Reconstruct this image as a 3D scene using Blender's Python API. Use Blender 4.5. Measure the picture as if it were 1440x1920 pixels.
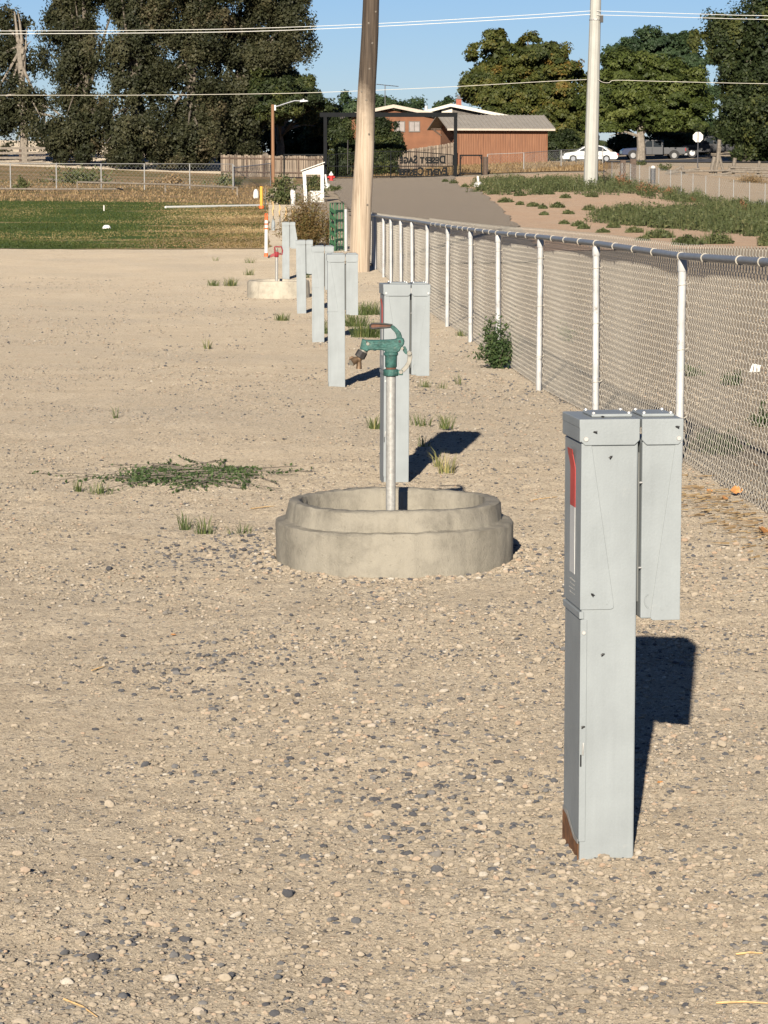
import bpy, math, random
import numpy as np
from mathutils import Vector, Matrix
random.seed(7); RNG = np.random.default_rng(11)
R = math.radians
for o in list(bpy.data.objects): bpy.data.objects.remove(o)
scn = bpy.context.scene; COL = scn.collection

# ------------------------------------------------------------ camera, sky, sun, exposure
FPX, CX, CY, HOR, CAMH = 5200.0, 720.0, 960.0, 310.0, 1.73
TH = math.atan((CY - HOR) / FPX)
cam = bpy.data.cameras.new('camera'); camo = bpy.data.objects.new('camera', cam); COL.objects.link(camo)
cam.sensor_fit = 'VERTICAL'; cam.sensor_height = 36.0; cam.lens = 36.0 * FPX / 1920.0
cam.clip_start = 0.1; cam.clip_end = 5000
camo.location = (0, 0, CAMH); camo.rotation_euler = (math.pi / 2 - TH, 0, 0)
scn.camera = camo
SUN_AZ, SUN_EL = R(7.4), R(19.8)
w = bpy.data.worlds.new('World'); scn.world = w; w.use_nodes = True
nt = w.node_tree; nt.nodes.clear()
sky = nt.nodes.new('ShaderNodeTexSky'); sky.sky_type = 'NISHITA'; sky.sun_disc = False
sky.sun_elevation = SUN_EL; sky.sun_rotation = math.pi + SUN_AZ
sky.altitude = 1500; sky.air_density = 1.0; sky.dust_density = 0.25; sky.ozone_density = 6.5
bg = nt.nodes.new('ShaderNodeBackground'); bg.inputs[1].default_value = 0.05
out = nt.nodes.new('ShaderNodeOutputWorld')
tn = nt.nodes.new('ShaderNodeMix'); tn.data_type = 'RGBA'; tn.blend_type = 'MULTIPLY'; tn.inputs[0].default_value = 1.0; tn.inputs[7].default_value = (1.0, .89, .92, 1)
nt.links.new(sky.outputs[0], tn.inputs[6]); nt.links.new(tn.outputs[2], bg.inputs[0]); nt.links.new(bg.outputs[0], out.inputs[0])
sl = bpy.data.lights.new('sun', 'SUN'); sl.energy = 5.0; sl.angle = R(0.5); sl.color = (1.0, 0.90, 0.76)
so = bpy.data.objects.new('sun', sl); COL.objects.link(so)
ldir = Vector((math.sin(SUN_AZ) * math.cos(SUN_EL), math.cos(SUN_AZ) * math.cos(SUN_EL), -math.sin(SUN_EL)))
so.rotation_euler = ldir.to_track_quat('-Z', 'Y').to_euler(); so.location = (-10, -30, 20)
scn.view_settings.view_transform = 'Standard'; scn.view_settings.look = 'None'
scn.view_settings.gamma = 1.0; scn.view_settings.use_curve_mapping = False
scn.view_settings.exposure = 0.95
scn.render.engine = 'CYCLES'

# ------------------------------------------------------------ places
def ray(px, py):
    a = (px - CX) / FPX; v = (CY - py) / FPX
    return np.array([a, math.cos(TH) + v * math.sin(TH), -math.sin(TH) + v * math.cos(TH)])
def P(px, py, D):                       # a point of the place at ground distance D
    r = ray(px, py); t = D / r[1]
    return Vector((r[0] * t, D, CAMH + r[2] * t))
def ZP(py, D): return P(CX, py, D).z
def XP(px, D, z=0.0): return (px - CX) / FPX * (D * math.cos(TH) + (CAMH - z) * math.sin(TH))
CTRL = []
for D in (4, 7, 10, 13, 16):
    for a in (-.2, -.07, .07, .2): CTRL.append((a * D, D, 0.0))
for px, py, D in [(628,725,22),(593,641,30),(565,588,38.5),(540,525,48),(510,560,41.5),(675,512,50),(700,500,51),
    (882,642,30.4),(838,612,33.7),(1010,738,23.8),(0,467,62),(250,467,62),(500,467,62),(0,430,77),(250,430,77),(470,430,77),
    (0,382,107),(250,382,107),(480,382,107),(0,357,135),(250,356,135),(440,352,140),(0,312,190),(480,330,190),(600,330,190),
    (590,388,118),(700,400,90),(760,372,120),(730,337,180),(850,335,180),(950,305,205),(1000,305,205),(1050,307,235),
    (1107,342,115),(900,352,140),(1200,303,262),(1420,460,60),(1100,432,75),(900,420,80),(1440,400,100),(1250,372,115),(1180,355,120),
    (1135,337,126),(1000,380,100),(1400,340,170),(1300,325,180),(1430,385,125),(1350,297,235),(1430,310,220),(1250,340,150)]:
    p = P(px, py, D); CTRL.append((p.x, p.y, p.z))
for px, py, D in [(0, 274, 250), (150, 278, 250), (300, 288, 250), (450, 300, 250), (1050, 292, 285), (1200, 286, 300), (1400, 280, 290), (0, 262, 320), (300, 272, 320), (1200, 272, 330), (1430, 272, 330), (750, 300, 320)]:
    p = P(px, py, D); CTRL.append((p.x, p.y, p.z))
CT = np.array(CTRL)
def warp(x, y):
    y = np.clip(y, 3.5, 330); return np.clip(x / (y + 4) * 9, -2.2, 2.2), np.log(y + 6) * 3.2
_u, _v = warp(CT[:, 0], CT[:, 1])
def kern(r2): return np.sqrt(r2 + .25)
_A = kern((_u[:, None] - _u) ** 2 + (_v[:, None] - _v) ** 2) + 0.06 * -np.eye(len(CT))
_W = np.linalg.lstsq(np.vstack([np.hstack([_A, np.ones((len(CT), 1))]), np.append(np.ones(len(CT)), 0)]), np.append(CT[:, 2], 0), rcond=None)[0]
def terr(x, y):
    x = np.asarray(x, float); y = np.asarray(y, float); u, v = warp(x, y); s = np.full(np.broadcast(u, v).shape, _W[-1])
    for i in range(len(CT)): s = s + _W[i] * kern((u - _u[i]) ** 2 + (v - _v[i]) ** 2)
    return s
def tz(x, y):
    y_ = min(max(y, 3.5), 330.0); u = min(max(x / (y_ + 4) * 9, -2.2), 2.2); v = math.log(y_ + 6) * 3.2
    return float(np.dot(_W[:-1], np.sqrt((u - _u) ** 2 + (v - _v) ** 2 + .25)) + _W[-1])
def hit(px, py):                        # where the line of sight through a pixel meets the ground
    r = ray(px, py); D = 4.0
    while D < 300:
        t = D / r[1]
        if CAMH + r[2] * t < tz(r[0] * t, D): break
        D *= 1.01
    lo, hi = D / 1.01, D
    for _ in range(12):
        m = (lo + hi) / 2; t = m / r[1]
        if CAMH + r[2] * t < tz(r[0] * t, m): hi = m
        else: lo = m
    t = hi / r[1]; x = r[0] * t
    return Vector((x, hi, tz(x, hi)))
def G(px, D):
    z = 0.0
    for _ in range(4): x = XP(px, D, z); z = tz(x, D)
    return Vector((x, D, z))

# ------------------------------------------------------------ materials
def mat(name): 
    m = bpy.data.materials.new(name); m.use_nodes = True; t = m.node_tree; b = t.nodes['Principled BSDF']; return m, t, b
def N(t, typ, **kw):
    n = t.nodes.new(typ)
    for k, v in kw.items(): setattr(n, k, v)
    return n
def ramp(t, stops, interp='LINEAR'):
    n = t.nodes.new('ShaderNodeValToRGB'); e = n.color_ramp.elements; n.color_ramp.interpolation = interp
    while len(e) > 1: e.remove(e[-1])
    e[0].position = stops[0][0]; e[0].color = (*stops[0][1], 1)
    for p, c in stops[1:]:
        x = e.new(p); x.color = (*c, 1)
    return n
def noise(t, co, scale, detail=4, rough=.55):
    n = N(t, 'ShaderNodeTexNoise'); n.inputs['Scale'].default_value = scale; n.inputs['Detail'].default_value = detail
    n.inputs['Roughness'].default_value = rough; t.links.new(co, n.inputs['Vector']); return n
def mixc(t, fac, a, b, mode='MIX'):
    n = N(t, 'ShaderNodeMix', data_type='RGBA', blend_type=mode)
    for s, v in ((n.inputs[0], fac), (n.inputs[6], a), (n.inputs[7], b)):
        if hasattr(v, 'links') or hasattr(v, 'is_linked'): t.links.new(v, s)
        elif isinstance(v, (int, float)): s.default_value = v
        else: s.default_value = (*v, 1)
    return n.outputs[2]
def math_(t, op, a, b=0.0, clamp=False):
    n = N(t, 'ShaderNodeMath', operation=op, use_clamp=clamp)
    for s, v in zip(n.inputs, (a, b)):
        if hasattr(v, 'is_linked'): t.links.new(v, s)
        else: s.default_value = v
    return n.outputs[0]
def bump(t, b, h, strength=.4, dist=.01, prev=None):
    n = N(t, 'ShaderNodeBump'); n.inputs['Strength'].default_value = strength; n.inputs['Distance'].default_value = dist
    t.links.new(h, n.inputs['Height'])
    if prev: t.links.new(prev, n.inputs['Normal'])
    if b: t.links.new(n.outputs[0], b.inputs['Normal'])
    return n.outputs[0]
M = {}
def paint(key, c, rough=.6, var=.12, scale=6, metallic=0, bs=0, bscale=60, dirt=None, spec=.4, obj=True):
    m, t, b = mat(key); co = N(t, 'ShaderNodeTexCoord').outputs['Object' if obj else 'Generated']
    n = noise(t, co, scale, 5); 
    lo = tuple(max(0, x * (1 - var)) for x in c); hi = tuple(min(1, x * (1 + var)) for x in c)
    r = ramp(t, [(.3, lo), (.7, hi)]); t.links.new(n.outputs[0], r.inputs[0]); colr = r.outputs[0]
    if dirt:
        n2 = noise(t, co, dirt[1], 8, .7); r2 = ramp(t, [(dirt[2], (0, 0, 0)), (dirt[2] + .12, (1, 1, 1))]); t.links.new(n2.outputs[0], r2.inputs[0])
        colr = mixc(t, r2.outputs[0], colr, dirt[0])
    t.links.new(colr, b.inputs['Base Color']); b.inputs['Roughness'].default_value = rough; b.inputs['Metallic'].default_value = metallic
    b.inputs['Specular IOR Level'].default_value = spec
    if bs: bump(t, b, noise(t, co, bscale, 4).outputs[0], bs, .004)
    M[key] = m; return m
paint('ped', (.222, .243, .247), .55, .12, 5, bs=.14, bscale=170, dirt=((.27, .28, .27), 14, .66), spec=.3)
paint('ped_seam', (.11, .115, .112), .7)
paint('screw', (.5, .49, .46), .4, metallic=.5)
paint('red', (.42, .035, .03), .5); paint('decal_white', (.5, .5, .48), .6)
paint('rust', (.16, .07, .025), .85, .5, 40)
paint('galv', (.29, .288, .275), .5, .18, 30, metallic=.25, bs=.15, dirt=((.2, .19, .17), 25, .62))
paint('pipe_galv', (.30, .295, .275), .5, .18, 60, metallic=.2, bs=.1, dirt=((.22, .19, .15), 70, .6))
paint('rail', (.20, .215, .23), .5, .15, 20, metallic=.2, bs=.15)
paint('wire', (.44, .405, .34), .5, .1, 20, metallic=.1)
paint('thin_wire', (.25, .26, .25), .5, .1, 20, metallic=.3)
paint('white_post', (.39, .39, .38), .6, .12, 8, bs=.3, dirt=((.17, .155, .135), 22, .57))
paint('white', (.55, .54, .50), .6, .04, 5, dirt=((.42, .40, .35), 6, .68))
paint('green_iron', (.028, .088, .075), .6, .45, 50, metallic=.1, bs=.8, bscale=160, dirt=((.12, .165, .13), 60, .58))
paint('dark_iron', (.03, .027, .025), .6, .4, 60); paint('brass', (.13, .085, .05), .55, .4, 60, metallic=.4, bs=.3)
paint('zinc', (.20, .188, .158), .5, .2, 40, metallic=.3)
paint('rust_iron', (.11, .05, .03), .8, .4, 60)
paint('hyd_red', (.22, .02, .025), .5, .2, 40); paint('bright_red', (.4, .02, .02), .5)
paint('orange', (.72, .12, .03), .6, .1, 20); paint('yellow', (.55, .30, .04), .6); paint('gate_green', (.035, .10, .045), .55, .2, 20)
paint('black_iron', (.010, .011, .012), .85, spec=.1); paint('grey_plastic', (.14, .16, .17), .6)
paint('straw', (.50, .33, .15), .7, .3, 60); paint('dryleaf', (.42, .20, .07), .7, .35, 50, bs=.4, bscale=80)
paint('dark_wood', (.08, .055, .04), .85, .3, 8); paint('grey_wood', (.155, .132, .105), .85, .3, 10, bs=.4, bscale=30)
paint('bark', (.10, .085, .065), .9, .4, 6, bs=.6, bscale=12); paint('pale_bark', (.18, .155, .125), .9, .3, 5, bs=.6, bscale=12)
paint('brown_wall', (.155, .066, .032), .8, .18, 1.2); paint('fascia', (.38, .33, .27), .7); paint('shingle', (.10, .09, .08), .9, .3, 4)
paint('cream', (.50, .47, .40), .7, .06, 2); paint('brick', (.26, .09, .06), .85, .3, 12)
paint('frame', (.09, .08, .07), .6); paint('curtain', (.20, .18, .17), .6, .2, 3)
paint('rubber', (.015, .015, .016), .7); paint('fly', (.008, .008, .009), .4)
paint('alu', (.35, .36, .37), .35, .1, 4, metallic=.6)
paint('antenna', (.07, .07, .075), .5); paint('asphalt', (.05, .05, .052), .9, .25, 1.0)
paint('steel_pole', (.33, .325, .29), .6, .06, 2, dirt=((.27, .26, .23), 3, .66))
paint('metal_roof', (.24, .22, .19), .6, .1, 2)
paint('shed_red', (.13, .035, .025), .8, .5, 2); paint('white_truck_dark', (.02, .021, .024), .3)
def simple(key, c, rough=.4, metallic=0, coat=0):
    m, t, b = mat(key); b.inputs['Base Color'].default_value = (*c, 1); b.inputs['Roughness'].default_value = rough
    b.inputs['Metallic'].default_value = metallic; b.inputs['Coat Weight'].default_value = coat; M[key] = m
simple('car_white', (.62, .62, .60), .3, 0, .6); simple('car_grey', (.085, .087, .092), .3, .3, .5); simple('car_grey_shaded', (.02, .03, .07), .3, .2, .5)  # the bluish dark one is grey paint with tree shade coloured in
simple('glass', (.02, .025, .03), .08); simple('chrome', (.5, .5, .5), .25, .8); simple('tail', (.25, .01, .01), .3)
def streak(key, amt):
    t = M[key].node_tree; b = t.nodes['Principled BSDF']; src = b.inputs['Base Color'].links[0].from_socket; tc = N(t, 'ShaderNodeTexCoord').outputs['Object']
    mp = N(t, 'ShaderNodeMapping'); mp.inputs['Scale'].default_value = (45, 45, 2.2); t.links.new(tc, mp.inputs[0]); n = noise(t, mp.outputs[0], 1, 5, .65); g = noise(t, tc, 240, 3, .6)
    c = mixc(t, amt, src, n.outputs[0], 'OVERLAY'); c = mixc(t, amt * .8, c, g.outputs[0], 'OVERLAY'); t.links.new(c, b.inputs['Base Color'])
streak('ped', .09); streak('white_post', .3); streak('steel_pole', .25); streak('pipe_galv', .35)
def siding():
    m, t, b = mat('siding'); tc = N(t, 'ShaderNodeTexCoord').outputs['Object']
    mp = N(t, 'ShaderNodeMapping'); mp.inputs['Scale'].default_value = (5.2, .01, .25); t.links.new(tc, mp.inputs[0])
    n1 = noise(t, mp.outputs[0], 3.0, 3); n2 = noise(t, tc, .8, 6)
    r = ramp(t, [(.32, (.10, .042, .022)), (.55, (.18, .078, .037)), (.75, (.23, .11, .057))]); t.links.new(n1.outputs[0], r.inputs[0])
    c = mixc(t, math_(t, 'MULTIPLY', n2.outputs[0], .5), r.outputs[0], (.19, .10, .06))
    t.links.new(c, b.inputs['Base Color']); b.inputs['Roughness'].default_value = .85
    wv = N(t, 'ShaderNodeTexWave', wave_type='BANDS', bands_direction='X'); wv.inputs['Scale'].default_value = 1.7; t.links.new(tc, wv.inputs[0])
    bump(t, b, wv.outputs[1], .6, .03); M['siding'] = m
siding()
def picket():
    m, t, b = mat('picket'); tc = N(t, 'ShaderNodeTexCoord').outputs['Object']
    mp = N(t, 'ShaderNodeMapping'); mp.inputs['Scale'].default_value = (7, 7, .3); t.links.new(tc, mp.inputs[0])
    n1 = noise(t, mp.outputs[0], 1.0, 2); r = ramp(t, [(.35, (.085, .066, .05)), (.7, (.275, .22, .165))]); t.links.new(n1.outputs[0], r.inputs[0])
    t.links.new(r.outputs[0], b.inputs['Base Color']); b.inputs['Roughness'].default_value = .9; M['picket'] = m
picket()
def polewood():
    m, t, b = mat('pole_wood'); tc = N(t, 'ShaderNodeTexCoord').outputs['Object']
    mp = N(t, 'ShaderNodeMapping'); mp.inputs['Scale'].default_value = (26, 26, .8); t.links.new(tc, mp.inputs[0])
    n1 = noise(t, mp.outputs[0], 1.0, 5, .65); n2 = noise(t, tc, 3.5, 6, .65)
    r = ramp(t, [(.3, (.21, .155, .105)), (.5, (.365, .29, .21)), (.75, (.435, .36, .275))]); t.links.new(n1.outputs[0], r.inputs[0])
    r2 = ramp(t, [(.3, (.022, .015, .010)), (.55, (.065, .046, .030)), (.8, (.12, .092, .066))]); t.links.new(n1.outputs[0], r2.inputs[0])
    sx = N(t, 'ShaderNodeSeparateXYZ'); t.links.new(tc, sx.inputs[0])
    h = math_(t, 'ADD', sx.outputs[2], math_(t, 'MULTIPLY', n2.outputs[0], 1.2))      # old creosote line
    h2 = math_(t, 'SUBTRACT', h, math_(t, 'MULTIPLY', sx.outputs[0], -2.2))
    rr = ramp(t, [(.0, (0, 0, 0)), (1, (1, 1, 1))]); t.links.new(math_(t, 'MULTIPLY', math_(t, 'SUBTRACT', h2, 3.35), 1.1, True), rr.inputs[0])
    c = mixc(t, rr.outputs[0], r.outputs[0], r2.outputs[0])
    t.links.new(c, b.inputs['Base Color']); b.inputs['Roughness'].default_value = .85
    bump(t, b, n1.outputs[0], .9, .02); M['pole_wood'] = m
polewood()
def rustpole():
    m, t, b = mat('brown_pole'); tc = N(t, 'ShaderNodeTexCoord').outputs['Object']
    mp = N(t, 'ShaderNodeMapping'); mp.inputs['Scale'].default_value = (18, 18, .6); t.links.new(tc, mp.inputs[0])
    n1 = noise(t, mp.outputs[0], 1.0, 4); r = ramp(t, [(.3, (.12, .06, .03)), (.7, (.27, .145, .075))]); t.links.new(n1.outputs[0], r.inputs[0])
    t.links.new(r.outputs[0], b.inputs['Base Color']); b.inputs['Roughness'].default_value = .85; M['brown_pole'] = m
rustpole()
def concrete(key, base, streak):
    m, t, b = mat(key); tc = N(t, 'ShaderNodeTexCoord').outputs['Object']
    n1 = noise(t, tc, 7, 9, .74); n2 = noise(t, tc, 170, 3, .7)
    r = ramp(t, [(.3, tuple(x * .58 for x in base)), (.52, base), (.72, tuple(x * 1.14 for x in base))]); t.links.new(n1.outputs[0], r.inputs[0])
    mp = N(t, 'ShaderNodeMapping'); mp.inputs['Scale'].default_value = (9, 9, 1.2); t.links.new(tc, mp.inputs[0])
    n3 = noise(t, mp.outputs[0], 1, 5, .6); r3 = ramp(t, [(.55, (0, 0, 0)), (.72, (1, 1, 1))]); t.links.new(n3.outputs[0], r3.inputs[0])
    c = mixc(t, math_(t, 'MULTIPLY', r3.outputs[0], streak), r.outputs[0], tuple(x * .45 for x in base))
    c = mixc(t, math_(t, 'MULTIPLY', n2.outputs[0], .35), c, tuple(x * 1.25 for x in base))
    v = N(t, 'ShaderNodeTexVoronoi'); v.inputs['Scale'].default_value = 38; t.links.new(tc, v.inputs['Vector'])
    pit = ramp(t, [(.05, (0, 0, 0)), (.16, (1, 1, 1))]); t.links.new(v.outputs['Distance'], pit.inputs[0])
    t.links.new(c, b.inputs['Base Color']); b.inputs['Roughness'].default_value = .92; b.inputs['Specular IOR Level'].default_value = .15
    p = bump(t, None, pit.outputs[0], .45, .005); p = bump(t, None, n2.outputs[0], .7, .005, p); bump(t, b, n1.outputs[0], .4, .02, p); M[key] = m
concrete('concrete', (.232, .213, .172), .5); concrete('concrete_pale', (.36, .325, .26), .8)
def leafmat(key, stops, trans=.25):
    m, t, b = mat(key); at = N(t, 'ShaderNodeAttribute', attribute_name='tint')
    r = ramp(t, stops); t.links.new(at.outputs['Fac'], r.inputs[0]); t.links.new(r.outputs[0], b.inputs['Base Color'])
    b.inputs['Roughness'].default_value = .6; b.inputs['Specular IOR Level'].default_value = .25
    tr = N(t, 'ShaderNodeBsdfTranslucent'); t.links.new(r.outputs[0], tr.inputs[0]); mx = N(t, 'ShaderNodeMixShader'); mx.inputs[0].default_value = trans
    o = t.nodes['Material Output']; t.links.new(b.outputs[0], mx.inputs[1]); t.links.new(tr.outputs[0], mx.inputs[2]); t.links.new(mx.outputs[0], o.inputs[0]); M[key] = m
leafmat('lf_elm', [(0, (.022, .026, .011)), (.5, (.044, .046, .021)), (.9, (.072, .068, .033)), (1, (.095, .078, .043))])
leafmat('lf_dark', [(0, (0.0165, 0.0255, 0.0090)), (.6, (0.0338, 0.0465, 0.0150)), (1, (0.0750, 0.0825, 0.0225))])
leafmat('lf_maple', [(0, (.032, .044, .012)), (.6, (.070, .078, .017)), (.88, (.105, .09, .02)), (1, (.17, .11, .026))])
leafmat('lf_olive', [(0, (.030, .044, .010)), (.6, (.066, .084, .018)), (1, (.105, .12, .03))])
leafmat('lf_blue', [(0, (.022, .040, .018)), (.6, (.042, .068, .027)), (1, (.07, .095, .04))])
leafmat('lf_weed', [(0, (.046, .060, .020)), (.6, (.085, .100, .038)), (1, (.165, .155, .07))])
leafmat('lf_grass', [(0, (.06, .09, .025)), (.6, (.13, .16, .055)), (1, (.36, .31, .13))])
leafmat('lf_creep', [(0, (0.0263, 0.0488, 0.0150)), (.6, (0.0525, 0.0863, 0.0285)), (1, (0.1050, 0.1350, 0.0525))])
leafmat('lf_brown', [(0, (.10, .065, .022)), (.5, (.17, .105, .038)), (1, (.13, .13, .045))])
leafmat('lf_orange', [(0, (.19, .10, .05)), (1, (.32, .18, .095))])
leafmat('lf_straw', [(0, (.17, .11, .055)), (1, (.30, .215, .11))])
leafmat('lf_drylawn', [(0, (.10, .085, .03)), (.35, (.19, .135, .06)), (.7, (.30, .215, .10)), (1, (.38, .29, .15))])
leafmat('lf_lawn', [(0, (.036, .052, .012)), (.5, (.070, .088, .022)), (.8, (.15, .13, .05)), (1, (.24, .19, .085))])
def stonemat():
    m, t, b = mat('stone'); at = N(t, 'ShaderNodeAttribute', attribute_name='tint')
    r = ramp(t, [(0, (.055, .055, .06)), (.12, (.085, .086, .09)), (.22, (.14, .135, .13)), (.30, (.22, .185, .14)), (.55, (.28, .237, .18)), (.78, (.33, .28, .215)), (.87, (.30, .22, .155)), (.94, (.35, .315, .26)), (1, (.43, .40, .35))])
    t.links.new(at.outputs['Fac'], r.inputs[0]); tc = N(t, 'ShaderNodeTexCoord').outputs['Object']
    n = noise(t, tc, 160, 4); c = mixc(t, .35, r.outputs[0], n.outputs[0], 'OVERLAY')
    t.links.new(c, b.inputs['Base Color']); b.inputs['Roughness'].default_value = .88; b.inputs['Specular IOR Level'].default_value = .2; b.inputs['Diffuse Roughness'].default_value = .6
    bump(t, b, n.outputs[0], .5, .004); M['stone'] = m
stonemat()
def groundmat(key, sand, sand2, grey, peb=1.0, mask=(.45, .7), bstr=1.0, gscale=.35, beyond=None):
    m, t, b = mat(key); pos = N(t, 'ShaderNodeNewGeometry').outputs['Position']
    big = noise(t, pos, gscale, 5, .6); mid = noise(t, pos, 2.2, 6, .65); fine = noise(t, pos, 45, 5, .7); grain = noise(t, pos, 210, 3, .7)
    r = ramp(t, [(.3, sand), (.7, sand2)]); t.links.new(mid.outputs[0], r.inputs[0]); c = r.outputs[0]
    pmask = ramp(t, [(mask[0], (0, 0, 0)), (mask[1], (1, 1, 1))]); mm = math_(t, 'ADD', math_(t, 'MULTIPLY', big.outputs[0], .6), math_(t, 'MULTIPLY', mid.outputs[0], .4)); t.links.new(mm, pmask.inputs[0])
    c = mixc(t, math_(t, 'MULTIPLY', pmask.outputs[0], .55), c, grey)
    hs = None
    for sc, amt in ((95, .55), (45, .8)):
        v = N(t, 'ShaderNodeTexVoronoi'); v.inputs['Scale'].default_value = sc; v.inputs['Randomness'].default_value = 1; t.links.new(pos, v.inputs['Vector'])
        hs_ = N(t, 'ShaderNodeSeparateColor'); t.links.new(v.outputs['Color'], hs_.inputs[0])
        pc = ramp(t, [(0, (.075, .075, .08)), (.2, (.14, .135, .13)), (.32, (.25, .21, .16)), (.75, (.31, .26, .19)), (.92, (.33, .25, .18)), (1, (.42, .39, .34))]); t.links.new(hs_.outputs[0], pc.inputs[0])
        on = math_(t, 'GREATER_THAN', math_(t, 'ADD', hs_.outputs[1], math_(t, 'MULTIPLY', pmask.outputs[0], .3)), 1.02 - .38 * peb)
        shape = math_(t, 'LESS_THAN', v.outputs['Distance'], .40)
        fac = math_(t, 'MULTIPLY', math_(t, 'MULTIPLY', on, shape), amt)
        c = mixc(t, fac, c, pc.outputs[0])
        hh = math_(t, 'MULTIPLY', math_(t, 'MULTIPLY', on, shape), math_(t, 'SUBTRACT', .55, v.outputs['Distance']))
        hs = hh if hs is None else math_(t, 'ADD', math_(t, 'MULTIPLY', hs, .5), hh)
    if beyond:                       # browner soil on the far side of the fence line
        sx = N(t, 'ShaderNodeSeparateXYZ'); t.links.new(pos, sx.inputs[0])
        q = math_(t, 'ADD', sx.outputs[0], math_(t, 'MULTIPLY', sx.outputs[1], .0564)); q = math_(t, 'ADD', math_(t, 'SUBTRACT', q, 2.72), math_(t, 'MULTIPLY', math_(t, 'SUBTRACT', mid.outputs[0], .5), 1.2))
        c = mixc(t, math_(t, 'MULTIPLY', math_(t, 'MULTIPLY', q, 2.2, True), .82), c, beyond)
    fr = ramp(t, [(.3, (0, 0, 0)), (.7, (1, 1, 1))]); gr_ = ramp(t, [(.32, (0, 0, 0)), (.68, (1, 1, 1))]); t.links.new(fine.outputs[0], fr.inputs[0]); t.links.new(grain.outputs[0], gr_.inputs[0])
    c = mixc(t, .22, c, fr.outputs[0], 'OVERLAY'); c = mixc(t, .34, c, gr_.outputs[0], 'OVERLAY')
    t.links.new(c, b.inputs['Base Color']); b.inputs['Roughness'].default_value = .95; b.inputs['Specular IOR Level'].default_value = .1; b.inputs['Diffuse Roughness'].default_value = 1.0
    p = bump(t, None, grain.outputs[0], .7 * bstr, .006); p = bump(t, None, fine.outputs[0], .8 * bstr, .016, p); bump(t, b, hs, .9 * bstr, .012, p); M[key] = m
groundmat('ground', (.305, .256, .190), (.39, .332, .25), (.245, .222, .184), bstr=1.2, beyond=(.125, .104, .08))
groundmat('road', (.098, .083, .067), (.125, .107, .087), (.082, .072, .062), 1.0)
groundmat('bank', (.185, .128, .088), (.235, .172, .122), (.19, .153, .115), .4)
groundmat('corral', (.16, .122, .083), (.19, .148, .104), (.14, .114, .083), .3)
def fieldmat(key, greens, dry, thr, stretch):
    m, t, b = mat(key); pos = N(t, 'ShaderNodeNewGeometry').outputs['Position']
    mp = N(t, 'ShaderNodeMapping'); mp.inputs['Scale'].default_value = stretch; t.links.new(pos, mp.inputs[0])
    big = noise(t, mp.outputs[0], .30, 6, .62); fine = noise(t, pos, 9, 5, .7)
    r = ramp(t, [(.3, greens[0]), (.7, greens[1])]); t.links.new(fine.outputs[0], r.inputs[0])
    d = ramp(t, [(.3, dry[0]), (.7, dry[1])]); t.links.new(fine.outputs[0], d.inputs[0])
    sx = N(t, 'ShaderNodeSeparateXYZ'); t.links.new(pos, sx.inputs[0])
    k = math_(t, 'ADD', big.outputs[0], math_(t, 'MULTIPLY', math_(t, 'ADD', sx.outputs[0], 6.2), .055))
    k2 = ramp(t, [(thr, (0, 0, 0)), (thr + .1, (1, 1, 1))]); t.links.new(math_(t, 'MAXIMUM', k, math_(t, 'MULTIPLY', big.outputs[0], .9)), k2.inputs[0])
    t.links.new(mixc(t, k2.outputs[0], r.outputs[0], d.outputs[0]), b.inputs['Base Color']); b.inputs['Roughness'].default_value = .95; b.inputs['Specular IOR Level'].default_value = .1
    bump(t, b, fine.outputs[0], 1.0, .06); M[key] = m
fieldmat('lawn', ((.05, .085, .016), (.09, .13, .028)), ((.33, .225, .105), (.47, .345, .18)), .52, (.35, 1.1, 1))
fieldmat('dryfield', ((.15, .12, .05), (.20, .17, .07)), ((.26, .17, .085), (.37, .26, .145)), .40, (.35, 1, 1))

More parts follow.
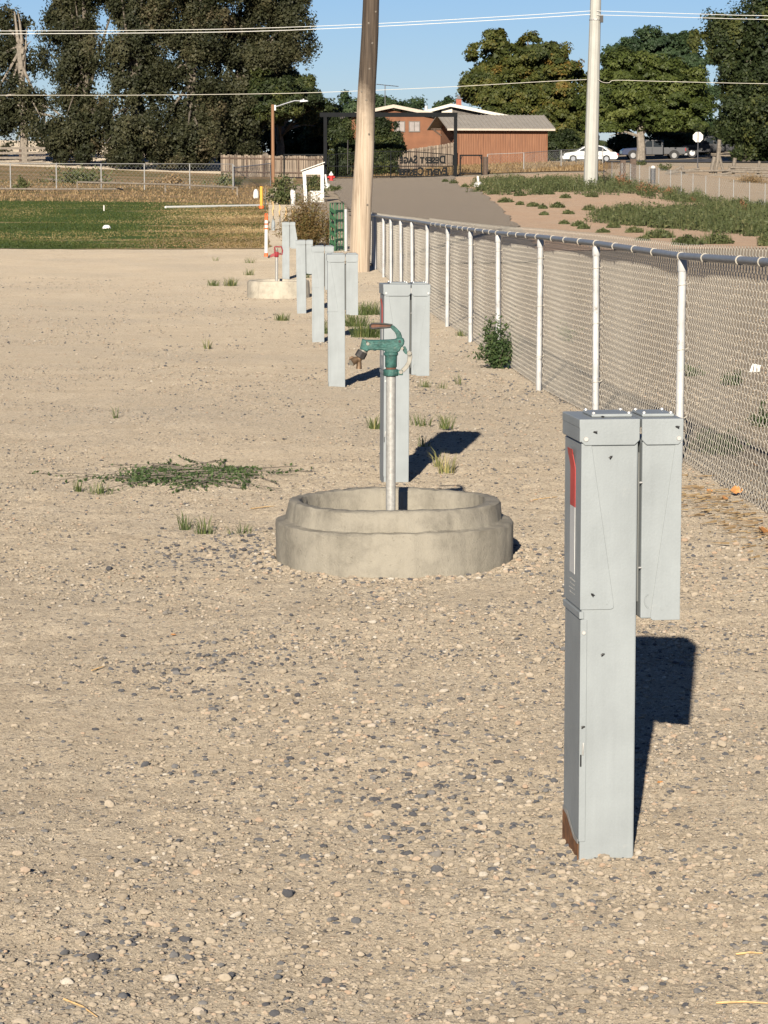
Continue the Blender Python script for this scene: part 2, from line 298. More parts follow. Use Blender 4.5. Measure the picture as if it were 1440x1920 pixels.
# ------------------------------------------------------------ mesh helpers
class MB:
    def __init__(s): s.v = []; s.f = []
    def add(s, vs, fs):
        n = len(s.v); s.v += [tuple(x) for x in vs]; s.f += [tuple(i + n for i in f) for f in fs]; return s
    def box(s, x0, x1, y0, y1, z0, z1, rot=None, c=None):
        vs = [Vector((x, y, z)) for z in (z0, z1) for y in (y0, y1) for x in (x0, x1)]
        if rot is not None: cc = Vector(c if c else ((x0 + x1) / 2, (y0 + y1) / 2, (z0 + z1) / 2)); vs = [rot @ (v - cc) + cc for v in vs]
        return s.add(vs, [(0, 2, 3, 1), (4, 5, 7, 6), (0, 1, 5, 4), (2, 6, 7, 3), (0, 4, 6, 2), (1, 3, 7, 5)])
    def beam(s, p0, p1, w, h=None):
        p0 = Vector(p0); p1 = Vector(p1); h = h or w; d = (p1 - p0).normalized(); up = Vector((0, 0, 1)) if abs(d.z) < .95 else Vector((0, 1, 0))
        a = d.cross(up).normalized(); b = a.cross(d)
        vs = [p + a * (i * w / 2) + b * (j * h / 2) for p in (p0, p1) for i, j in ((-1, -1), (1, -1), (1, 1), (-1, 1))]
        return s.add(vs, [(0, 1, 2, 3)[::-1], (4, 5, 6, 7), (0, 1, 5, 4)[::-1] and (0, 4, 5, 1)[::-1], (1, 2, 6, 5), (2, 3, 7, 6), (3, 0, 4, 7)])
    def tube(s, pts, r, seg=8, caps=True, closed=False):
        pts = [Vector(p) for p in pts]; n = len(pts); rs = r if isinstance(r, (list, tuple)) else [r] * n
        base = len(s.v); ref = None
        for i, p in enumerate(pts):
            if closed: d = pts[(i + 1) % n] - pts[i - 1]
            else: d = pts[min(i + 1, n - 1)] - pts[max(i - 1, 0)]
            d.normalize()
            if ref is None: ref = d.cross(Vector((0, 0, 1)) if abs(d.z) < .9 else Vector((0, 1, 0))).normalized()
            ref = (ref - d * ref.dot(d)); ref.normalize(); b = d.cross(ref)
            for k in range(seg):
                a = 2 * math.pi * k / seg; s.v.append(tuple(p + (ref * math.cos(a) + b * math.sin(a)) * rs[i]))
        for i in range(n if closed else n - 1):
            j = (i + 1) % n
            for k in range(seg):
                k2 = (k + 1) % seg; s.f.append((base + i * seg + k, base + i * seg + k2, base + j * seg + k2, base + j * seg + k))
        if caps and not closed:
            s.f.append(tuple(base + k for k in range(seg))[::-1]); s.f.append(tuple(base + (n - 1) * seg + k for k in range(seg)))
        return s
    def lathe(s, prof, seg=48, c=(0, 0, 0), closed=False, wob=None):
        base = len(s.v); n = len(prof)
        for i, (r, z) in enumerate(prof):
            for k in range(seg):
                a = 2 * math.pi * k / seg; q = wob(a, i) if wob else (0, 0)
                s.v.append((c[0] + (r + q[0]) * math.cos(a), c[1] + (r + q[0]) * math.sin(a), c[2] + z + q[1]))
        for i in range(n if closed else n - 1):
            j = (i + 1) % n
            for k in range(seg):
                k2 = (k + 1) % seg; s.f.append((base + i * seg + k, base + i * seg + k2, base + j * seg + k2, base + j * seg + k))
        if not closed:
            if prof[0][0] > 1e-5: s.f.append(tuple(base + k for k in range(seg))[::-1])
            if prof[-1][0] > 1e-5: s.f.append(tuple(base + (n - 1) * seg + k for k in range(seg)))
        return s
    def prism(s, pts, y0, y1, plane='xz'):       # outline given thickness
        n = len(pts); mk = (lambda a, b, t: (a, t, b)) if plane == 'xz' else ((lambda a, b, t: (t, a, b)) if plane == 'yz' else (lambda a, b, t: (a, b, t)))
        vs = [mk(a, b, y0) for a, b in pts] + [mk(a, b, y1) for a, b in pts]
        return s.add(vs, [tuple(range(n)), tuple(range(2 * n - 1, n - 1, -1))] + [(i, i + n, (i + 1) % n + n, (i + 1) % n) for i in range(n)])
    def build(s, name, m, parent=None, smooth=False, bevel=0, loc=None):
        me = bpy.data.meshes.new(name); me.from_pydata(s.v, [], s.f); me.update()
        import bmesh
        bm = bmesh.new(); bm.from_mesh(me); bmesh.ops.recalc_face_normals(bm, faces=bm.faces); bm.to_mesh(me); bm.free()
        me.materials.append(M[m] if isinstance(m, str) else m); o = bpy.data.objects.new(name, me); COL.objects.link(o)
        if parent: o.parent = parent
        if loc is not None: o.location = loc
        if smooth:
            for p in me.polygons: p.use_smooth = True
            me.set_sharp_from_angle(angle=R(40))
        if bevel:
            b = o.modifiers.new('bevel', 'BEVEL'); b.width = bevel; b.segments = 2; b.limit_method = 'ANGLE'
        return o
def tag(o, label=None, cat=None, group=None, kind=None):
    for k, v in (('label', label), ('category', cat), ('group', group), ('kind', kind)):
        if v: o[k] = v
    return o
def thing(name, label, cat, loc=(0, 0, 0), rz=0, group=None):
    o = bpy.data.objects.new(name, None); o.empty_display_size = .1; COL.objects.link(o); o.location = loc; o.rotation_euler = (0, 0, rz); return tag(o, label, cat, group)
def copy_tree(o, parent=None):
    c = o.copy(); COL.objects.link(c); c.parent = parent
    for ch in [x for x in list(bpy.data.objects) if x.parent == o and x != c]: copy_tree(ch, c)
    return c
def npmesh(name, V, F, m, parent=None, tint=None, smooth=False):
    V = np.asarray(V, np.float32); F = np.asarray(F, np.int32); k = F.shape[1]
    me = bpy.data.meshes.new(name); me.vertices.add(len(V)); me.vertices.foreach_set('co', V.ravel())
    me.loops.add(F.size); me.loops.foreach_set('vertex_index', F.ravel()); me.polygons.add(len(F))
    me.polygons.foreach_set('loop_start', np.arange(0, F.size, k, dtype=np.int32))
    if tint is not None:
        a = me.attributes.new('tint', 'FLOAT', 'POINT'); a.data.foreach_set('value', np.asarray(tint, np.float32))
    me.update(calc_edges=True)
    if smooth: me.polygons.foreach_set('use_smooth', np.ones(len(F), bool))
    me.materials.append(M[m]); o = bpy.data.objects.new(name, me); COL.objects.link(o)
    if parent: o.parent = parent
    return o
def unit(a): return a / np.maximum(np.linalg.norm(a, axis=1, keepdims=True), 1e-9)
def leafcards(C, Nrm, size, tint, asp=.55):
    n = len(C); Nrm = unit(Nrm); rv = RNG.normal(size=(n, 3)); U = unit(np.cross(Nrm, rv)); W = np.cross(Nrm, U); s = np.asarray(size).reshape(-1, 1) * np.ones((n, 1))
    V = np.stack([C - U * s * .5, C + W * s * asp * .5 - Nrm * s * .08, C + U * s * .5, C - W * s * asp * .5 - Nrm * s * .08], 1).reshape(-1, 3)
    return V, np.arange(4 * n).reshape(n, 4), np.repeat(tint, 4)
def blades(C, h, wdt, lean, tint, dirs=None):          # grass blades: two tapered segments each
    n = len(C); a = RNG.uniform(0, 2 * math.pi, n); d = np.stack([np.cos(a), np.sin(a), 0 * a], 1) if dirs is None else dirs
    sd = np.stack([-d[:, 1], d[:, 0], 0 * a], 1); yaw = RNG.uniform(-1, 1, (n, 1)); sd = unit(sd + d * yaw)
    h = np.asarray(h).reshape(-1, 1) * np.ones((n, 1)); l = np.asarray(lean).reshape(-1, 1) * np.ones((n, 1)); wv = sd * (np.asarray(wdt).reshape(-1, 1) * .5)
    up = np.array([[0, 0, 1.0]]); p1 = C + up * h * .6 + d * l * h * .35; p2 = C + up * h * (1 - .25 * l) + d * l * h
    V = np.stack([C - wv, C + wv, p1 + wv * .7, p1 - wv * .7, p2], 1).reshape(-1, 3); b = np.arange(n)[:, None] * 5
    F = np.concatenate([b + np.array([[0, 1, 2]]), b + np.array([[0, 2, 3]]), b + np.array([[3, 2, 4]])])
    return V, F, np.repeat(tint, 5)
def merge(parts):
    V = []; F = []; T = []; n = 0
    for v, f, t in parts: V.append(v); F.append(f + n); T.append(t); n += len(v)
    return np.concatenate(V), np.concatenate(F), np.concatenate(T)

# ------------------------------------------------------------ the setting
def vnoise(x, y, seed=0):                              # smooth value noise
    xi = np.floor(x).astype(int); yi = np.floor(y).astype(int); fx = x - xi; fy = y - yi; fx = fx * fx * (3 - 2 * fx); fy = fy * fy * (3 - 2 * fy)
    def h(a, b): q = np.sin(a * 127.1 + b * 311.7 + seed * 74.7) * 43758.5453; return q - np.floor(q)
    return (h(xi, yi) * (1 - fx) + h(xi + 1, yi) * fx) * (1 - fy) + (h(xi, yi + 1) * (1 - fx) + h(xi + 1, yi + 1) * fx) * fy
def relief(x, y):
    fade = np.clip((46 - y) / 25, 0, 1)
    return fade * (.022 * (vnoise(x * 1.7, y * 1.7, 1) - .5) + .016 * (vnoise(x * 5, y * 5, 2) - .5) + .012 * (vnoise(x * 14, y * 14, 3) - .5) + .010 * (vnoise(x * 36, y * 36, 4) - .5))
def axis(fine0, fine1, st, lim, gr):
    a = list(np.arange(fine0, fine1, st)); d = st
    while a[-1] < lim: d *= gr; a.append(a[-1] + d)
    return a
ys = axis(3.6, 15, .032, 2500, 1.03); xp = axis(0, 2.1, .034, 900, 1.07); xs = [-x for x in xp[:0:-1]] + xp
ys = [-400, -100, -20, 0, 2] + ys
X, Y = np.meshgrid(np.array(xs), np.array(ys)); Z = terr(X, Y) + relief(X, Y)
ny, nx = X.shape; idx = np.arange(ny * nx).reshape(ny, nx)
F = np.stack([idx[:-1, :-1], idx[:-1, 1:], idx[1:, 1:], idx[1:, :-1]], -1).reshape(-1, 4)
tag(npmesh('ground', np.stack([X, Y, Z], -1).reshape(-1, 3), F, 'ground', smooth=True), 'pale sandy gravel lot', None, None, 'structure')
def sheet(name, rows, m, dz, label, cols=50, sub=6, jag=0):
    rr = []
    for i in range(len(rows) - 1):
        for k in range(sub):
            f = k / sub; rr.append([rows[i][j] * (1 - f) + rows[i + 1][j] * f for j in range(3)])
    rr.append(list(rows[-1])); V = []
    for i, (D, a, b) in enumerate(rr):
        xa = XP(a, D) + jag * random.uniform(-1, 1); xb = XP(b, D) + jag * random.uniform(-1, 1)
        for k in range(cols): V.append((xa + (xb - xa) * k / (cols - 1), D))
    V = np.array(V); n = len(rr); j = np.zeros(len(V))
    Vy = V[:, 1].copy()
    if jag: Vy[:cols] += RNG.uniform(-jag, jag, cols) * .6; Vy[-cols:] += RNG.uniform(-jag, jag, cols)
    z = terr(V[:, 0], Vy) + dz; ii = np.arange(n * cols).reshape(n, cols)
    F = np.stack([ii[:-1, :-1], ii[:-1, 1:], ii[1:, 1:], ii[1:, :-1]], -1).reshape(-1, 4)
    return tag(npmesh(name, np.stack([V[:, 0], Vy, z], 1), F, m, smooth=True), label, None, None, 'structure')
sheet('dry_field', [(110, -500, 505), (130, -500, 500), (150, -500, 520), (175, -500, 610), (192, -500, 610)], 'dryfield', .006, 'dry straw coloured verge behind the lawn', jag=.3)
sheet('lawn', [(62, -500, 505), (72, -500, 500), (85, -500, 497), (100, -500, 495), (112, -500, 490)], 'lawn', .012, 'watered green lawn with dry patches', jag=.15)
sheet('gravel_road', [(52, 700, 1010), (60, 690, 1010), (70, 680, 985), (85, 660, 955), (100, 650, 925), (120, 640, 890), (145, 622, 862), (170, 615, 850), (186, 610, 855)], 'road', .035, 'grey gravel road leading to the gate', jag=.10, sub=14)
sheet('dirt_bank', [(58, 960, 2000), (75, 930, 2000), (90, 900, 2000), (110, 860, 2000), (130, 840, 1600), (150, 835, 1300), (178, 835, 1180)], 'bank', .012, 'bare reddish dirt bank', jag=.15, sub=12)
sheet('corral_dirt', [(112, 1300, 2100), (128, 1150, 2100), (160, 1140, 2000), (200, 1130, 1900)], 'corral', .05, 'bare dirt of the corral', jag=.3)
sheet('street', [(222, 1130, 1900), (232, 1130, 1900), (246, 1130, 1900)], 'asphalt', .06, 'dark asphalt street')
sheet('dry_slope', [(182, 600, 1160), (195, 600, 1160), (215, 640, 1160)], 'dryfield', .05, 'dry grass slope below the barn', jag=.3)

# ------------------------------------------------------------ trees and large plants
def crown_cards(ells, nclump, per, cr, leaf, droop=1.0, shell=.55, ts=.25):
    vol = np.array([e[3] * e[4] * e[5] for e in ells]) ** .67; pr = vol / vol.sum(); PC = []; PN = []; PT = []; nb = max(4, nclump // 5)
    for wi in RNG.choice(len(ells), nb, p=pr):                 # boughs, each carrying a few clumps of leaves
        ex = ells[wi]; c = np.array(ex[:3]); r = np.array(ex[3:6]); d = unit(RNG.normal(size=(1, 3)))[0]; rad = shell + (1.08 - shell) * RNG.random() ** .6
        bc = c + d * r * rad; t1 = .45 + RNG.normal() * ts; br = cr * RNG.uniform(.9, 1.7)
        for _ in range(5):
            o = unit(RNG.normal(size=(1, 3)))[0] * br * RNG.uniform(.3, 1.0) * np.array([1, 1, .6 + .45 * (droop - 1)]); cc = bc + o; q = cr * RNG.uniform(.45, .95); n = int(per * RNG.uniform(.6, 1.3))
            off = unit(RNG.normal(size=(n, 3))) * (RNG.random((n, 1)) ** .5) * q * np.array([1, 1, .65 * droop])
            if droop > 1.2: off[:, 2] -= np.abs(RNG.normal(size=n)) * q * .6
            PC.append(cc + off); PN.append(unit(off) * .7 + d * .6 + np.array([0, 0, .25]) + RNG.normal(size=(n, 3)) * .5); PT.append(np.clip(t1 + RNG.normal() * .1 + RNG.normal(size=n) * .14, 0, 1))
    core = []
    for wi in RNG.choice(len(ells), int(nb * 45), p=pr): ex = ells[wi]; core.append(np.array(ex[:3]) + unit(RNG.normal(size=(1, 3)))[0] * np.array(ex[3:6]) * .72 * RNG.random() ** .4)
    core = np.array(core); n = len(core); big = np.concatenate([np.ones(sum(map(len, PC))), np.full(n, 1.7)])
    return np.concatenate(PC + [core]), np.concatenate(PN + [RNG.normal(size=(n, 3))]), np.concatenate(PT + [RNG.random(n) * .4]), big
def leaftris(C, Nrm, size, tint, asp):
    n = len(C); Nrm = unit(Nrm); U = unit(np.cross(Nrm, RNG.normal(size=(n, 3)))); W = np.cross(Nrm, U); s_ = np.asarray(size).reshape(-1, 1)
    return np.stack([C - U * s_ * .6, C + U * s_ * .35 + W * s_ * asp * .6, C + U * s_ * .35 - W * s_ * asp * .6], 1).reshape(-1, 3), np.arange(3 * n).reshape(n, 3), np.repeat(tint, 3)
def tree(label, px, D, ells, m, nclump, per, cr, leaf, trunk=(.3, 5), bark='bark', droop=1.0, name='tree', group=None, shell=.55, limbs=7, ts=.25, asp=.6, base=None, zmin=.15):
    b = base if base is not None else G(px, D); root = thing(name, label, 'tree', b, 0, group)
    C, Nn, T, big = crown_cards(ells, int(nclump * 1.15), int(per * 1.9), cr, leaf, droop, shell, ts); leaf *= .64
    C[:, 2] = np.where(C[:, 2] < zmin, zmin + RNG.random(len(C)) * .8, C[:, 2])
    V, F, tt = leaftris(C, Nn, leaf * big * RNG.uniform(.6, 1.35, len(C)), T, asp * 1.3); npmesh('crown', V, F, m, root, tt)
    tr, th = trunk; mb = MB(); top = max(e[2] + e[5] * .6 for e in ells)
    mb.tube([(0, 0, -.4), (.05, 0, th * .4), (random.uniform(-.3, .3), 0, th), (random.uniform(-.6, .6), .2, top)], [tr * 1.25, tr, tr * .8, tr * .15], 8)
    for i in range(limbs):
        e = ells[i % len(ells)]; z0 = th * random.uniform(.5, 1.25); d = RNG.normal(size=3); d /= np.linalg.norm(d)
        tip = Vector((e[0] + d[0] * e[3] * .8, e[1] + d[1] * e[4] * .8, e[2] + d[2] * e[5] * .8)); mid = Vector((0, 0, z0)).lerp(tip, .5) + Vector((0, 0, .4))
        mb.tube([(0, 0, z0), mid, tip], [tr * .45, tr * .28, tr * .06], 6)
    mb.build('trunk', bark, root, smooth=True); return root
def ztop(py, D, base): return ZP(py, D) - base.z
TG = 'tall dark elms behind the lawn fence'
def left_tree(px, D, spec, label, nc, per=90, m='lf_elm', bark='bark', cr=.85, leaf=.27, droop=1.5, trunk=(.3, 6), shell=.35):
    b = G(px, D); k = D / FPX; ells = []
    for (ex, ey, rx, ry, dd) in spec:               # ellipses read off the photo, given real depth
        ells.append(((ex - px) * k, dd, ZP(ey, D) - b.z, rx * k, max(rx * k * .8, 1.6), ry * k))
    return tree(label, px, D, ells, m, nc, per, cr, leaf, trunk, bark, droop, group=TG, shell=shell, limbs=18, base=b)
left_tree(45, 204, [(25, 215, 60, 75, 0), (35, 110, 45, 55, 1), (110, 255, 55, 55, -1), (-60, 150, 90, 150, 1), (20, 40, 60, 30, 1.5)], 'sparse elm with pale bare trunk at the left edge of the photo', 250, 80, bark='pale_bark', trunk=(.28, 7), shell=.2)
left_tree(160, 200, [(150, 130, 48, 150, 0), (165, 250, 60, 55, -2), (140, 20, 40, 80, 1), (180, -60, 70, 90, 1)], 'tall dark elm second from left with full foliage to the ground', 420)
left_tree(255, 197, [(250, 150, 58, 140, 0), (245, 255, 60, 52, -2), (270, 40, 60, 90, 1), (250, -60, 80, 90, 1)], 'tall brownish elm in the middle of the left tree row', 430)
left_tree(360, 199, [(355, 160, 60, 140, 0), (350, 262, 62, 45, -2), (370, 40, 60, 90, 1), (370, -60, 80, 90, 1)], 'tall dark elm right of the brownish middle one', 430)
left_tree(450, 203, [(450, 120, 60, 120, 0), (440, 220, 50, 65, -1), (500, 60, 65, 70, 1), (545, 40, 50, 60, 1), (480, -60, 90, 90, 1), (395, 250, 40, 50, -1)], 'tall spreading elm at the right end of the left tree row', 470)
left_tree(525, 214, [(515, 160, 50, 55, -4), (560, 190, 48, 40, -9), (520, 190, 45, 40, -12), (475, 190, 50, 50, -6), (575, 205, 40, 34, -2), (590, 222, 32, 30, 4), (540, 175, 50, 45, 4)], 'lower green shade tree behind the street lamp', 430, 100, 'lf_dark', cr=.8, leaf=.3, droop=1.0, trunk=(.3, 4))
def mass(px, D, spec, label, m, nc, per, cr, leaf, trunk, cat='tree', name='tree', bark='bark', shell=.45, droop=1.0, ts=.25, limbs=7, depth=.8, asp=.6, zmin=.15, group=None):
    b = G(px, D); k = D / FPX; ells = [((e[0] - px) * k, (e[4] if len(e) > 4 else 0), ZP(e[1], D) - b.z, e[2] * k, e[2] * k * depth, e[3] * k) for e in spec]
    r = tree(label, px, D, ells, m, nc, per, cr, leaf, trunk, bark, droop, name, group, shell, limbs, ts, asp, b, zmin); r['category'] = cat; return r
mass(985, 262, [(935, 105, 52, 48), (1000, 120, 60, 50), (950, 180, 75, 60), (1045, 165, 55, 50), (1000, 230, 100, 55), (1060, 225, 50, 60), (905, 150, 40, 45)], 'round maple turning yellow behind the small barn', 'lf_maple', 620, 80, 1.0, .42, (.35, 4), ts=.2)
mass(1235, 275, [(1165, 130, 50, 55), (1225, 105, 60, 55), (1285, 110, 50, 60), (1230, 180, 100, 60), (1310, 200, 40, 70)], 'dark green tree rising behind the olive tree', 'lf_blue', 430, 80, 1.0, .42, (.35, 5))
mass(1201, 252.6, [(1190, 150, 60, 55), (1250, 175, 65, 60), (1150, 195, 50, 55), (1210, 215, 85, 45), (1290, 225, 40, 35), (1140, 245, 35, 30)], 'olive green shade tree with pale trunk beside the parked pickup', 'lf_olive', 480, 80, .95, .40, (.38, 3.2), bark='pale_bark', zmin=2.6)
mass(1400, 226, [(1390, 90, 55, 95), (1450, 60, 80, 110), (1420, 190, 75, 70), (1380, 220, 50, 50), (1470, 200, 90, 110), (1430, 260, 60, 40), (1345, 60, 25, 45)], 'big dark tree filling the right edge of the photo', 'lf_dark', 620, 80, .95, .36, (.45, 5), droop=1.3)
for i, (px, py, hw, lab) in enumerate([(655, 190, 14, 'left'), (705, 180, 26, 'x'), (735, 184, 22, 'y'), (768, 190, 24, 'z')]):
    mass(px, 310 + i * 4, [(px, py + 22, hw, 26), (px - hw * .5, py + 34, hw, 24), (px + hw * .6, py + 32, hw, 24)], ['dark poplar top left of the wooden utility pole', 'tall poplar top behind the house roof just right of the pole', 'poplar top under the roof aerial', 'rightmost poplar top above the house roof'][i], 'lf_blue', 70, 70, .9, .42, (.3, 3), limbs=3, droop=1.5, name='poplar_tree', group='poplars behind the house')
mass(840, 320, [(838, 200, 16, 12), (850, 215, 14, 14), (825, 212, 10, 10)], 'small treetop beside the brick chimney', 'lf_blue', 26, 60, .7, .38, (.2, 3), limbs=2, name='tree')
# evergreen shrubs by the gate
mass(641, 186, [(641, 262, 20, 45), (640, 295, 26, 38), (650, 235, 10, 22)], 'dark bushy juniper left of the utility pole inside the gate', 'lf_dark', 150, 80, .5, .2, (.12, 1), cat='shrub', name='juniper_shrub', shell=.2, limbs=3, droop=1.3, zmin=.1)
mass(716, 186, [(716, 255, 16, 40), (716, 295, 28, 38), (708, 225, 7, 18), (728, 275, 18, 32)], 'dark bushy juniper right of the utility pole inside the gate', 'lf_dark', 170, 80, .5, .2, (.12, 1), cat='shrub', name='juniper_shrub', shell=.2, limbs=3, droop=1.3, zmin=.1)
mass(1055, 245, [(1045, 270, 30, 22), (1080, 262, 26, 26), (1110, 270, 24, 22)], 'dark hedge behind the white sedan', 'lf_dark', 70, 80, .8, .3, (.12, 1), cat='hedge', name='hedge', shell=.2, limbs=2)
mass(555, 228, [(520, 262, 45, 42), (570, 262, 45, 44), (605, 258, 34, 44), (450, 270, 60, 36)], 'black shaded hedge behind the picket fence', 'lf_dark', 170, 80, .9, .32, (.12, 1), cat='hedge', name='hedge', shell=.1, limbs=2)  # darker leaf colour adds to the shade cast by the crown above
mass(1330, 268, [(1180, 270, 60, 22), (1260, 262, 60, 24), (1390, 265, 60, 26), (1440, 260, 60, 30)], 'dark shrubbery in deep shade behind the parked trucks', 'lf_dark', 200, 70, 1.0, .4, (.12, 1), cat='hedge', name='hedge', shell=.1, limbs=2)

# ------------------------------------------------------------ house, white gabled house, barn
def wp(px, py, D, o): p = P(px, py, D); return (p.x - o.x, p.z - o.z)
b = G(735, 218); hs = thing('brown_house', 'brown house with low gable roof and two windows behind the gate', 'house', b)
D = 218
MB().prism([wp(*q, D, b) for q in ((625, 318), (832, 318), (832, 224), (735, 205), (625, 228))], 0, 9).build('wall', 'brown_wall', hs)
rf = MB(); pts = [(612, 226), (738, 200), (846, 222)]
for (p, q) in ((pts[0], pts[1]), (pts[1], pts[2])):
    a = wp(*p, D, b); c = wp(*q, D, b); rf.prism([(a[0], a[1]), (c[0], c[1]), (c[0], c[1] + .12), (a[0], a[1] + .12)], -.6, 9.6)
rfo = rf.build('roof', 'shingle', hs); fa = MB()
for (p, q) in ((pts[0], pts[1]), (pts[1], pts[2])):
    a = wp(*p, D, b); c = wp(*q, D, b); fa.prism([(a[0], a[1] - .10), (c[0], c[1] - .10), (c[0], c[1] + .16), (a[0], a[1] + .16)], -.66, -.602)
fa.build('fascia', 'fascia', rfo)
for x0, x1 in ((740, 758), (768, 786)):
    a = wp(x0, 246, D, b); c = wp(x1, 229, D, b)
    wn = MB().box(a[0] - .07, c[0] + .07, -.06, -.002, a[1] - .07, c[1] + .07).build('window', 'frame', hs); m2 = (a[0] + c[0]) / 2
    for u0, u1 in ((a[0], m2 - .03), (m2 + .03, c[0])): MB().box(u0, u1, -.075, -.062, a[1], c[1]).build('pane', 'curtain', wn)
b = G(850, 236); hw = thing('white_gabled_house', 'farther house with white gable trim and brick chimney', 'house', b); D = 236
MB().prism([wp(*q, D, b) for q in ((780, 300), (945, 300), (940, 216), (848, 200), (785, 216))], 0, 9).build('wall', 'shingle', hw)
rf = MB(); fa = MB(); pts = [(772, 217), (845, 197.5), (952, 219)]
for (p, q) in ((pts[0], pts[1]), (pts[1], pts[2])):
    a = wp(*p, D, b); c = wp(*q, D, b); rf.prism([(a[0], a[1]), (c[0], c[1]), (c[0], c[1] + .1), (a[0], a[1] + .1)], -.6, 9.6)
    fa.prism([(a[0], a[1] - .12), (c[0], c[1] - .12), (c[0], c[1] + .14), (a[0], a[1] + .14)], -.68, -.602)
rfo = rf.build('roof', 'shingle', hw); fa.build('fascia', 'cream', rfo)
a = wp(828, 214, D, b); c = wp(848, 201, D, b); MB().box(a[0], c[0], -.15, -.002, a[1], c[1]).build('gable_panel', 'cream', hw)
a = wp(857, 204, D, b); c = wp(867, 184, D, b); ch = MB().box(a[0], c[0], 3, 3.5, a[1] - 1.0, c[1]).build('chimney', 'brick', rfo)
MB().box(a[0] - .06, c[0] + .06, 2.94, 3.56, c[1], c[1] + .1).box(a[0] + .1, c[0] - .1, 3.1, 3.4, c[1] + .1, c[1] + .3).build('chimney_cap', 'antenna', hw)
a = wp(800, 205, D, b); MB().tube([(a[0], 3, a[1] - .6), (a[0], 3, a[1] + .35)], .12, 8).build('vent_pipe', 'white', hw)
# roof aerial
p = G(722, 222); an = thing('roof_aerial', 'thin television aerial standing above the house roof', 'aerial', P(722, 206, 222)); k = 222 / FPX
MB().tube([(0, 0, -.4), (0, 0, 46 * k)], .035, 6).build('mast', 'antenna', an)
MB().tube([(-16 * k, 0, 47 * k), (25 * k, 0, 43 * k)], .03, 5).build('boom', 'antenna', an)
for t in (-13, -8, -3, 3, 9, 15, 22): MB().tube([(t * k - .12, -.5, (45.5 - t * .1) * k), (t * k + .12, .5, (45.5 - t * .1) * k)], .018, 4).build('element', 'antenna', an)
# barn: long lit side with ribbed metal roof, left gable end seen obliquely
D = 203; b = G(857, D); bn = thing('small_barn', 'small brown board barn with ribbed grey metal roof', 'barn', (b.x, b.y, b.z), R(14))
kk = D / FPX; L = 168 * kk / math.cos(R(14)); HW = ZP(240, D) - b.z; W2 = 4.6; RH = HW + .62
MB().box(0, L, 0, W2, -.5, HW).build('wall', 'siding', bn)
for x_ in (-.001, L - .119): MB().prism([(0, HW), (W2, HW), (W2 / 2, RH + .28)], x_, x_ + .12, 'yz').build('gable', 'brown_wall', bn)
rf = MB(); sl_ = .36
for s in (0, 1):
    y0, y1 = ((-.55, W2 / 2) if s == 0 else (W2 + .55, W2 / 2)); z0 = RH + .36 - abs(y1 - y0) * sl_; z1 = RH + .36
    rf.add([(-.9, y0, z0), (L + .5, y0, z0), (L + .5, y1, z1), (-.9, y1, z1), (-.9, y0, z0 - .06), (L + .5, y0, z0 - .06), (L + .5, y1, z1 - .06), (-.9, y1, z1 - .06)],
           [(0, 1, 2, 3), (7, 6, 5, 4), (0, 4, 5, 1), (1, 5, 6, 2), (2, 6, 7, 3), (3, 7, 4, 0)])
rfo = rf.build('roof', 'metal_roof', bn); rb = MB(); x = -.85
while x < L + .5: rb.beam((x, -.55, RH + .38 - (W2 / 2 + .55) * sl_), (x, W2 / 2, RH + .385), .05, .05); x += .3
tag(rb.build('rib', 'metal_roof', rfo), None, None, None, 'stuff')
MB().box(-.9, L + .5, -.60, -.552, RH + .36 - (W2 / 2 + .55) * sl_ - .14, RH + .36 - (W2 / 2 + .55) * sl_ + .0).build('eave_board', 'fascia', rfo)
for yy in (.25, W2 - .25): MB().beam((-.02, yy, HW - .5), (-.75, yy, HW + .02), .1).beam((-.02, yy, HW - .02), (-.8, yy, HW - .02), .1).build('bracket', 'dark_wood', bn)
MB().box(L - .02, L + .1, -.03, .1, -.5, HW).build('corner_board', 'brown_wall', bn); MB().box(-.05, .08, -.03, .06, -.5, HW).build('corner_board', 'brown_wall', bn)
# red shed, carport roof and lumber behind the trucks at right
b = G(1272, 285); D = 285; sh = thing('red_shed', 'low weathered red shed in the shade behind the parked pickup', 'shed', b)
MB().prism([wp(*q, D, b) for q in ((1246, 300), (1294, 300), (1292, 259), (1262, 258), (1246, 278))], 0, 4).build('wall', 'shed_red', sh)
for i in range(7): q = wp(1250 + i * 6, 262, D, b); MB().box(q[0], q[0] + .06, -.05, -.002, -.2, q[1]).build('batten', 'dark_wood', sh)
b = G(1300, 292); D = 292; cp = thing('carport', 'white fascia carport roof glimpsed between the trees at right', 'carport', b)
a = wp(1262, 254, D, b); c = wp(1372, 240, D, b)
MB().prism([(a[0], a[1]), (c[0], c[1]), (c[0], c[1] + .35), (a[0], a[1] + .2)], 0, 6).build('roof', 'cream', cp)
for f in (.03, .97): x = a[0] + (c[0] - a[0]) * f; MB().box(x - .1, x + .1, .1, .3, -.5, a[1] + (c[1] - a[1]) * f + .1).build('post', 'dark_wood', cp)
MB().box(a[0] + .2, c[0] - .2, 5.6, 5.8, -.5, a[1]).build('back_wall', 'dark_wood', cp)
b = G(1345, 280); q0 = wp(1331, 258, 280, b); q1 = wp(1357, 243, 280, b); tr = thing('white_trailer', 'pale box trailer behind the far dark truck', 'trailer', b)
MB().box(q0[0], q1[0], 0, 3, .6, q1[1]).build('body', 'cream', tr)
for s in (-.45, .45): MB().tube([(s, -.05, .35), (s, .15, .35)], .35, 12).build('wheel', 'rubber', tr)
MB().box(q0[0], q1[0], .1, 2.9, .35, .6).build('chassis', 'antenna', tr)

